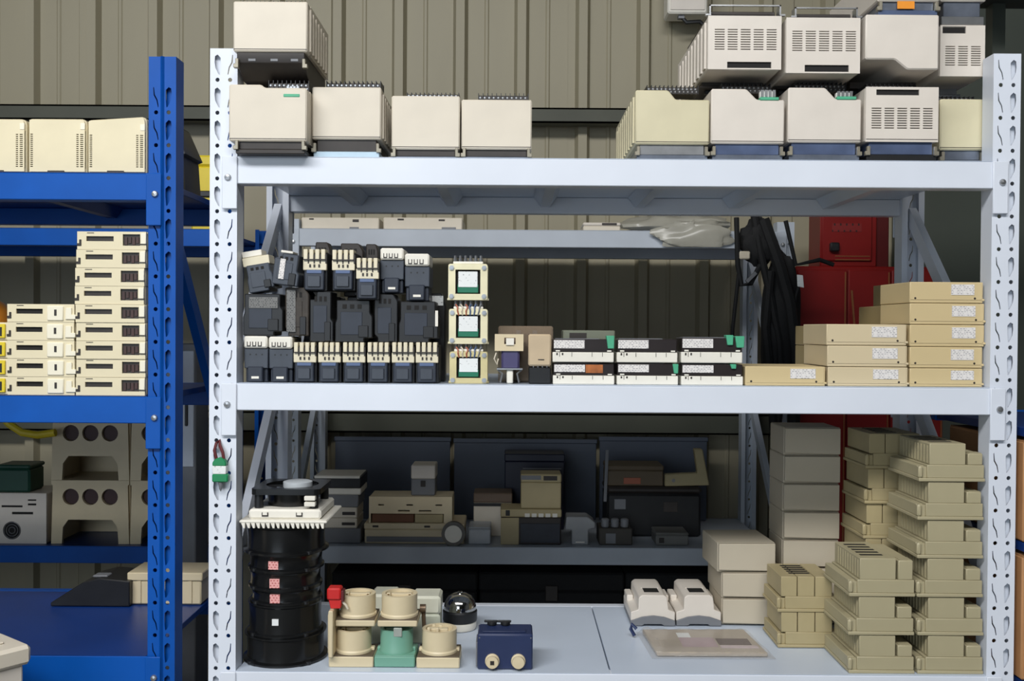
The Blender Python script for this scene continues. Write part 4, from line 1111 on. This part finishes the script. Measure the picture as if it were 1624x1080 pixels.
# ================================================================== REAR SHELF BEHIND THE BLUE RACK
RB = .717+.0014; RBT = 1.715+.0014
YR = 1.165; kR = mpp(YR)
def crate_proto(w, h):
    t = thing('crate', 'x', 'crate', (0, 0, 0), group='cream plastic crates behind the blue rack'); W = w/2
    arch = [(-W*.72, 0), (-W*.70, h*.26), (-W*.56, h*.38), (W*.56, h*.38), (W*.70, h*.26), (W*.72, 0)]
    outer = [(-W, 0), (-W*.725, 0)]+arch[1:-1]+[(W*.725, 0), (W, 0), (W*.96, h*.92), (W, h*.94), (W, h), (-W, h), (-W, h*.94), (-W*.96, h*.92)]
    holes = [circ(-W*.50, h*.74, W*.21, 20), circ(0, h*.74, W*.21, 20), circ(W*.50, h*.74, W*.21, 20)]
    M().plate(outer, holes, 0, .012).build('front_panel', COIL, t); M().plate([(-W, 0), (W, 0), (W, h), (-W, h)], [], .19, .20).build('back_panel', COIL, t)
    for s_ in (-1, 1): B('side_panel', COIL, t, s_*W*.96-.004, s_*W*.96+.004, .012, .19, .0, h*.93)
    B('deck', COIL, t, -W, W, .012, .19, h*.94, h, .001); B('shelf_web', COIL, t, -W*.95, W*.95, .012, .03, h*.40, h*.54)
    for xx in (-.5, 0, .5): M().cyl((W*xx, .014, h*.74), W*.20, .10, 'Y', 20).build('spool', mat('maroon_dark_spool', (58, 26, 26), .5), t)
    return t
cw, chh = 124*kR, 101*kR
cp = crate_proto(cw, chh); first = True
for i, (px_, row, lb) in enumerate(((143, 0, 'lower left cream crate with round holes'), (143, 1, 'upper left cream crate with round holes'), (268, 0, 'lower right cream crate, half behind the blue post'), (268, 1, 'upper right cream crate, half behind the blue post'))):
    l_ = (at(px_, 820, YR)[0], YR, RB+row*(chh+.0008))
    if first: cp.location = l_; cp['label'] = lb; first = False
    else: dup(cp, l_, lb)
X = at(32, 840, YR)[0]; h_ = 80*kR
t = thing('power_supply', 'white metal case with a round fan grille, lower left', 'power supply', (X, YR, RB)); W = 42*kR
B('case', CREAMW, t, -W, W, .002, .16, 0, h_, .003)
M().plate(rect(-W, W, 0, h_), [circ(-W*.30, h_*.26, W*.34, 24)]+[rect(W*(-.3), W*.5, h_*.58, h_*.63), rect(-W*.7, W*.1, h_*.72, h_*.76), rect(W*.30, W*.62, h_*.76, h_*.80), rect(W*.30, W*.62, h_*.85, h_*.88)], -.002, .0015).build('front_panel', CREAMW, t)
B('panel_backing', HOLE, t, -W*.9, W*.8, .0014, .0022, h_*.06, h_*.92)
for r_ in (.12, .22, .31): M().tube([(-W*.30+W*r_*math.cos(a*math.pi/12), -.001, h_*.26+W*r_*math.sin(a*math.pi/12)) for a in range(25)], .0012, 5).build('fan_guard', STEEL, t)
t = thing('green_case', 'dark green box on top of the white metal case', 'case', (X-.02, YR+.01, RB+h_+.0005)); B('body', mat('dark_green_paint', (28, 74, 58), .45), t, -.06, .045, 0, .1, 0, .075, .006); B('lid', MATS['dark_green_paint'], t, -.062, .047, -.002, .102, .075, .088, .004)
t = tag(M().tube([(at(a, b, 1.12)[0], 1.12, at(a, b, 1.12)[1]) for (a, b) in ((-40, 625), (-5, 650), (14, 672), (35, 686), (60, 690), (88, 686))], .012, 10).build('yellow_hose', YELLOW), 'yellow hose drooping beside the upper left cream crate', 'hose')
X, Z_ = at(322, 300, 1.22)
t = thing('yellow_case', 'yellow plastic case far behind, between the blue and white posts', 'case', (at(325, 300, 1.22)[0], 1.22, RBT)); B('body', YELLOW, t, -.045, .045, 0, .14, 0, .21, .006); B('lid', YELLOW, t, -.047, .047, -.002, .142, .21, .245, .006); B('handle', BLACK, t, -.02, .02, -.008, 0, .11, .13, .003)
t = thing('grey_cabinet_panel', 'narrow pale grey electrical case behind the blue post brace', 'case', (at(298, 600, 1.0)[0], .92, 0)); B('body', GREYP, t, -.05, .05, 0, .12, 0, 1.36, .003); B('door', GALV, t, -.045, .045, -.004, .001, 1.0, 1.34, .002); B('handle', BLACK, t, .02, .028, -.010, -.003, 1.12, 1.2, .002)

# ================================================================== REAR RACK BEHIND THE WHITE RACK
RT = 1.7189+.0014; RL = .7216+.0014
def rbox(name, label, cat, px, Y, zb, mt, depth=.12, lid=None, slots=(), extra=None, ch=.003):
    x0, x1, yt, yb = px; X, w, _, zt = span(x0, x1, yt, yb, Y); h = zt-zb; W = w/2
    t = thing(name, label, cat, (X, Y, zb))
    hl = h if not lid else h*lid[0]
    B('body', mt, t, -W, W, 0, depth, 0, hl, ch)
    if lid: B('lid', lid[1], t, -W*1.01, W*1.01, -.002, depth+.002, hl, h, ch)
    for (a, b, c, e, m_) in slots: B('slot' if m_ in (HOLE, DARK, BLACK) else 'panel', m_, t, -W+2*W*a, -W+2*W*b, -.0026 if lid else -.0012, .004, h*c, h*e, .0006)
    return t
rbox('instrument_case', 'cream flat case on the high rear shelf, left of two', 'case', (478, 601, 345, 366), 1.16, RT, CREAM, .2, None, ((.10, .16, .80, .92, DARK), (.66, .74, .62, .85, DARK), (.62, .74, .05, .2, GREYP)))
rbox('instrument_case', 'cream flat case on the high rear shelf, right of two', 'case', (608, 733, 345, 366), 1.16, RT, CREAM, .2, None, ((.18, .26, .76, .9, DARK), (.70, .78, .72, .86, DARK), (.74, .92, .04, .22, GREYP)))
rbox('instrument_case', 'small cream box alone on the high rear shelf near the plastic bag', 'case', (925, 984, 353, 366), 1.16, RT, CREAM, .12, (.62, CREAMW), ((.5, .9, .7, .95, DARK),))
# crumpled grey bag on the high rear shelf
def blob(name, mt, parent, c, rx, ry, rz, seed, amp=.2, n=20, m_=12, flat=True):
    r0 = random.Random(seed); ph = [(r0.uniform(0, 6), r0.uniform(0, 6), r0.randint(2, 5), r0.randint(2, 6)) for _ in range(6)]
    mm = M()
    for j in range(m_+1):
        b = -math.pi/2+math.pi*j/m_
        for i in range(n):
            a = 2*math.pi*i/n
            k = 1+amp*sum(math.sin(q[2]*a+q[0])*math.cos(q[3]*b+q[1]) for q in ph)/3
            z_ = rz*math.sin(b)*k
            if flat: z_ = max(z_, -rz*.75)+rz*.75
            mm.v.append((c[0]+rx*math.cos(a)*math.cos(b)*k, c[1]+ry*math.sin(a)*math.cos(b)*k, c[2]+z_))
    for j in range(m_):
        for i in range(n):
            q = j*n+i; w_ = j*n+(i+1) % n
            mm.f.append((q, w_, w_+n, q+n))
    return mm.build(name, mt, parent)
X = at(1075, 366, 1.25)[0]
t = thing('plastic_bag', 'crumpled grey plastic bag spilling over the high rear shelf', 'bag', (X, 1.26, RT))
blob('bag', FILMB, t, (0, 0, 0), .17, .09, .036, 5, .35, 28, 14); blob('bag_fold', FILMB, t, (.05, -.05, 0), .10, .05, .024, 8, .4, 24, 12); blob('contents', GREYP, t, (-.02, .01, .001), .12, .06, .018, 11, .2)
blob('bag_drape', FILMB, t, (.03, -.140, -.052), .12, .012, .040, 15, .35, 26, 14)
# black cloth bag and cables hanging at the right rear post
xh, zh = at(1225, 345, 1.10)
t = thing('cable_bundle', 'black cable bundle hanging from the rear post, white tag attached', 'cables', (at(1225, 600, 1.05)[0], 1.05, 1.0))
def pt(px_, py_, Y=1.05): 
    a, b = at(px_, py_, Y); return (a-t.location.x, Y-1.05, b-1.0)
for pts_, r_ in ((((1196, 340), (1206, 400), (1222, 470), (1236, 540), (1240, 610), (1232, 690)), .012), (((1168, 345), (1170, 420), (1176, 452), (1190, 450), (1206, 420)), .008), (((1210, 348), (1236, 420), (1252, 480), (1262, 560), (1258, 690)), .020), (((1172, 430), (1162, 520), (1158, 610)), .006), (((1246, 350), (1262, 420), (1300, 412), (1322, 420)), .007), (((1240, 470), (1262, 500), (1262, 470), (1268, 450)), .005), (((1222, 430), (1214, 520), (1222, 600), (1228, 690)), .014)):
    M().tube([pt(*q) for q in pts_], r_, 8).build('cable', BLACKM, t)
a_ = pt(1232, 440); blob('cloth_bag', BLACKM, t, (a_[0]+.02, .03, a_[2]-.16), .065, .035, .22, 21, .16, 26, 18, False)
a_ = pt(1205, 372); blob('coil', BLACKM, t, (a_[0], .02, a_[2]-.02), .055, .03, .07, 4, .2, 22, 12, False)
a_ = pt(1268, 445); M().prism([(a_[0]-.008, a_[2]-.018), (a_[0]+.012, a_[2]-.022), (a_[0]+.008, a_[2]+.016), (a_[0]-.010, a_[2]+.018)], -.008, -.004, 'Y', .001).build('tag', PAPERW, t)
a_ = pt(1180, 405); B('plug', WIREC, t, a_[0]-.016, a_[0]+.016, -.012, .012, a_[2]-.012, a_[2]+.012, .003)
a_ = pt(1190, 440); M().bar((a_[0]-.014, -.01, a_[2]-.014), (a_[0]+.014, -.01, a_[2]+.014), .010, .010).build('plug_handle', GREYP, t)
# red machines and tall dark box
rx0 = at(1262, 500, 1.30)[0]; rx1 = at(1500, 500, 1.30)[0]; zr1 = at(1350, 422, 1.30)[1]
t = thing('red_cabinet', 'wide red metal cabinet behind the manila boxes', 'cabinet', ((rx0+rx1)/2, 1.30, 0)); W = (rx1-rx0)/2
B('body', RED, t, -W, W, .012, .19, 0, zr1, .006)
for (a, b) in ((-W+.006, -W*.32), (-W*.30, W*.26), (W*.28, W-.006)):
    d_ = B('door', RED, t, a, b, 0, .012, .05, zr1-.012, .003); B('door_trim', mat('dull_gold_trim', (150, 96, 60), .4, .4), d_, b-.008, b-.004, -.002, .001, .06, zr1-.02)
for s_ in (-1, 1): M().bar((-W*.06+s_*.05, -.002, zr1-.08), (-W*.06+s_*.034, -.002, zr1-.26), .006, .004, (0, 1, 0)).build('brass_rod', MATS['dull_gold_trim'], t)
ux0 = at(1302, 400, 1.34)[0]; ux1 = at(1392, 400, 1.34)[0]; zr2_ = at(1350, 318, 1.34)[1]
t = thing('red_toolbox', 'red upright metal box with dark lettering standing on the red cabinet', 'toolbox', ((ux0+ux1)/2, 1.34, zr1)); W = (ux1-ux0)/2; h_ = zr2_-zr1
B('body', RED, t, -W, W, .008, .14, 0, h_, .004); B('door', RED, t, -W+.004, W*.80, 0, .008, .02, h_-.006, .003)
lt_ = label_mat('dark_lettering_on_red', (122, 22, 20), (38, 14, 14), .026, .020, .25); a_ = at(1345, 361, 1.34)[1]-zr1
B('lettering', lt_, t, -W*.62, W*.42, -.0012, .001, a_-.014, a_+.014)
for q in (.018, .030): B('groove', mat('dull_gold_trim', (150, 96, 60)), t, -W*.5, W*.72, -.0015, .001, q+.004, q+.007)
B('side_strip', mat('deep_red_paint', (80, 18, 18), .4), t, W, W+.045, .02, .14, 0, h_-.006, .003); B('knob', BLACK, t, -W*.72, -W*.4, -.02, .0, .05, .08, .004)
dx0 = at(1452, 400, 1.50)[0]
t = thing('dark_upright_box', 'tall dark grey-green upright box against the wall at the right', 'cabinet', (dx0+.60, 1.50, 0))  # tall dark upright box filling the dark right background
B('body', DKGREEN, t, -.60, .60, .01, .22, 0, 2.62, .004); B('door', DKGREEN, t, -.595, -.002, 0, .01, .05, 2.60, .003); B('door', DKGREEN, t, .002, .595, 0, .01, .05, 2.60, .003); B('handle', BLACK, t, -.03, -.015, -.02, 0, 1.2, 1.35, .003)

# ---- low rear shelf goods
YL = 1.175
def stackz(px_, py_, Y=YL): return at(px_, py_, Y)[1]+.0006
z = RL
for i, (x0_, x1_, yt_, m_, lid_, lb) in enumerate(((512, 572, 838, GREYP, None, 'lowest dusty case of the slim stack on the low rear shelf'), (506, 566, 822, CREAM, None, 'second case of the slim stack on the low rear shelf'), (508, 566, 805, CREAM, None, 'third case of the slim stack on the low rear shelf'), (508, 568, 785, GREYP, None, 'fourth case of the slim stack, grey, on the low rear shelf'), (497, 572, 755, CWHITE, (.35, BLACK), 'top white case with a black band on the slim rear stack'))):
    o = rbox('slim_case', lb, 'case', (x0_, x1_, yt_, 866), YL, z, m_, .14, lid_, ((.6, .95, .3, .6, DARK),) if i in (1, 2) else ())
    if i == 4: B('top_band', CWHITE, o, -.073, .073, -.003, .14, (at(540, 755, YL)[1]-z)*.86, (at(540, 755, YL)[1]-z)+.001, .002)
    z = stackz(540, yt_)
lowf = rbox('flat_rail_frame', 'long cream frame lying flat on the low rear shelf', 'frame', (578, 736, 830, 866), YL, RL, COIL, .15, (.70, COIL), ((.08, .14, .8, .9, DARK), (.60, .66, .8, .9, DARK), (.02, .85, .1, .35, GREYP)))
z = stackz(655, 830)
o = thing('slotted_rail_frame', 'long cream slotted frame lying on top of another, low rear shelf', 'frame', (at(651, 820, YL)[0], YL, z)); W = 66*mpp(YL); h_ = at(651, 788, YL)[1]-z
M().plate([(-W, 0), (-W*.96, 0), (-W*.96, h_*.36), (W*.80, h_*.36), (W*.80, 0), (W, 0), (W, h_), (-W, h_)], [rect(-W*.78, -W*.64, h_*.66, h_*.72), rect(-W*.1, W*.06, h_*.66, h_*.72), rect(W*.60, W*.76, h_*.66, h_*.72), rect(-W*.3, -W*.02, h_*.44, h_*.50), rect(W*.2, W*.5, h_*.44, h_*.50)], 0, .02).build('front_rail', COIL, o)
B('deck', COIL, o, -W, W, .02, .12, h_*.8, h_, .002); B('terminal_bar', TAND, o, W*.10, W*.78, .004, .05, 0, h_*.34, .002); B('wood_insert', mat('brown_insert', (104, 66, 40), .6), o, -W*.94, W*.08, .008, .05, 0, h_*.34, .002)
for s_ in (-1, 1): B('side_rail', COIL, o, s_*W-.004 if s_ > 0 else -W, s_*W if s_ > 0 else -W+.004, .02, .12, 0, h_*.8)
z = stackz(651, 788)
rbox('power_case', 'grey-white case standing on the cream frames, low rear shelf', 'case', (652, 690, 738, 790), YL+.02, z, GREYP, .10, (.55, CREAMW), ((.4, .6, .3, .5, DARK),))
t = thing('round_gauge', 'white-faced round gauge in front of the cream frames', 'gauge', (at(719, 850, 1.15)[0], 1.145, RL)); r_ = 19*mpp(1.15)
k_ = M().lathe([(r_, 0), (r_, .02), (.0, .022)], (0, 0, 0), 28, 'Y'); k_.build('case', mat('grey_metal_ring', (96, 94, 90), .4, .4), t, (0, .004, r_))
k_ = M().lathe([(r_*.72, 0), (r_*.72, .004)], (0, 0, 0), 28, 'Y'); k_.build('dial', CWHITE, t, (0, .0005, r_)); B('foot', DARK, t, -r_*.5, r_*.5, .005, .022, 0, .006)
rbox('relay_block', 'pale grey block with a rim beside the round gauge, low rear shelf', 'module', (743, 778, 836, 866), YL, RL, mat('pale_grey_plastic', (176, 180, 184), .4), .10, (.86, MATS['pale_grey_plastic']))
zz_ = rbox('instrument_case', 'squat cream box topped by a brown lid, middle of low rear shelf', 'case', (751, 812, 782, 866), YL+.12, RL, CREAM, .10, (.78, mat('brown_lid', (110, 92, 76), .5)), ((.0, 1.0, .70, .77, BLACK),))
o = rbox('switchgear_block', 'tan and black switch block in the middle of the low rear shelf', 'module', (794, 890, 808, 866), YL, RL, DARK, .11, (.78, TAND), ((.0, .30, .0, .76, TAND), (.08, .15, .82, .98, BLACK), (.33, .98, .06, .6, NAVYB)))
for i in range(5): B('terminal', CWHITE, o, -.02+i*.022, -.004+i*.022, -.004, .0, .088, .100, .001)
z = stackz(842, 808)
rbox('instrument_case', 'cream device with a dark window standing on the switch block', 'case', (826, 890, 752, 810), YL+.01, z, TAND, .09, (.76, TAND), ((.0, .5, .84, .96, GREYP), (.56, .9, .82, .95, DARK)))
rbox('navy_box', 'dark navy case standing behind the switch block', 'case', (800, 895, 720, 866), YL+.24, RL, mat('dark_navy_plastic', (26, 30, 52), .4), .12, (.9, MATS['dark_navy_plastic']), ((.3, .95, .80, .815, GREYP),))
t = thing('rail_bracket', 'grey T-shaped module on the low rear shelf', 'module', (at(920, 860, YL)[0], YL, RL)); W = 24*mpp(YL); h_ = at(920, 820, YL)[1]-RL
M().prism([(-W*.55, 0), (W*.55, 0), (W*.55, h_*.55), (W, h_*.60), (W, h_*.8), (W*.5, h_), (-W*.9, h_), (-W, h_*.55), (-W*.55, h_*.52)], 0, .08, 'Y', .003).build('body', mat('cool_grey_plastic', (150, 152, 154), .45), t); B('lower_label', CWHITE, t, -W*.3, W*.3, -.001, .001, h_*.08, h_*.12)
o = rbox('fuse_block', 'dark block with three pale round caps on the low rear shelf', 'module', (950, 1003, 838, 866), YL, RL, mat('dusty_dark_metal', (64, 60, 54), .6), .10, None, ((.2, .5, .1, .7, GREYP),))
hz = at(976, 838, YL)[1]-RL
for i in range(3): M().cyl((-.032+i*.031, .02, hz), .013, .028, 'Z', 16, .003).build('cap', GREYP, o)
rbox('relay_block', 'low grey block at the right end of the low rear shelf', 'module', (1040, 1092, 845, 866), YL, RL, mat('dim_grey_plastic', (108, 108, 104), .5), .10, (.8, MATS['dim_grey_plastic']), ((.1, .25, .2, .6, DARK),))
big = rbox('machine_part', 'large dusty black machine housing on the low rear shelf', 'machine part', (962, 1112, 772, 866), YL+.13, RL, BLACK, .16, (.86, DARK), ((.08, .20, .55, .75, GREYP), (.6, .75, .5, .7, DARK)), ch=.008)
z = stackz(1037, 772, YL+.13)
o = rbox('machine_part', 'brown dusty box on the black machine housing, low rear shelf', 'machine part', (962, 1052, 738, 773), YL+.14, z, mat('dusty_brown_metal', (98, 84, 64), .6), .12, (.75, MATS['dusty_brown_metal']), ((.3, .6, .1, .4, WIRER),))
M().bar((-.10, -.01, -.05), (-.094, -.01, .12), .010, .006, (0, 1, 0)).build('upright_strip', GREYP, o)
t = thing('angle_bracket', 'L-shaped tan bracket lying on the black machine housing', 'bracket', (at(1090, 770, YL+.10)[0], YL+.135, z)); k = mpp(YL+.1)
M().prism([(-.068, 0), (.080, .004), (.056, .125), (.028, .125), (.040, .045), (-.068, .040)], 0, .03, 'Y', .003).build('angle', TAND, t); M().cyl((-.04, -.002, .02), .006, .004, 'Y', 10).build('bolt', STEEL, t)

SLB = mat('slate_blue_shade', (76, 84, 98), .5, 0, .12, 4)  # added boards; their slate tone stands in for the dark low wall
for (a, b, yt_, lb) in ((532, 714, 694, 'dark slate-blue board added to darken the wall behind the low rear shelf, left'), (720, 945, 697, 'dark slate-blue board added to darken the wall behind the low rear shelf, middle'), (950, 1120, 694, 'dark slate-blue board added to darken the wall behind the low rear shelf, right')):
    X, w_, _, zt_ = span(a, b, yt_, 860, 1.60)
    t = thing('shade_board', lb, 'board', (X, 1.585, RL), group='boards added to darken the low rear wall')
    B('sheet', SLB, t, -w_/2, w_/2, .004, .014, 0, zt_-RL, .002); B('edge_trim', SLB, t, -w_/2-.003, w_/2+.003, .0, .017, zt_-RL-.012, zt_-RL+.003, .002)
# ================================================================== RIGHT EDGE BOXES
for (z0, z1, lb) in ((1.2222, 1.60, None), (.9932, 1.196, 'brown cardboard box between the blue beams at the right edge'), (.7182, .967, 'brown cardboard box under the lower blue beam at the right edge')):
    if lb is None: continue
    t = thing('cardboard_box', lb, 'cardboard box', (1.754, -.036, z0), group='cardboard boxes at the right edge')
    B('body', CARDO, t, -.19, .19, .025, .36, 0, z1-z0-.004, .003); B('flap', CARDO, t, -.188, .188, .026, .359, z1-z0-.004, z1-z0-.002); B('tape', mat('parcel_tape', (196, 160, 110), .25), t, -.03, .03, .0242, .026, .02, z1-z0-.01)
    B('front_flap', CARDO, t, -.185, .185, .022, .025, .01, (z1-z0)*.5, .001)

# ---- made-up dark cases standing in for the shade under the low rear shelf
for i, (a, b, lb) in enumerate(((.0, .46, 'long dark case added for the shade under the low rear shelf, left'), (.47, .93, 'long dark case added for the shade under the low rear shelf, middle'), (.94, 1.28, 'dark case added for the shade under the low rear shelf, right'))):
    t = thing('shade_filler_case', lb, 'case', ((a+b)/2-.02, 1.19, 0), group='added dark cases standing in for shade'); W = (b-a)/2
    B('body', BLACKM, t, -W, W, 0, .40, 0, .57, .006); B('lid', BLACKM, t, -W-.003, W+.003, -.003, .403, .57, .63, .006); B('latch', DARK, t, -.02, .02, -.008, -.003, .54, .59, .002)
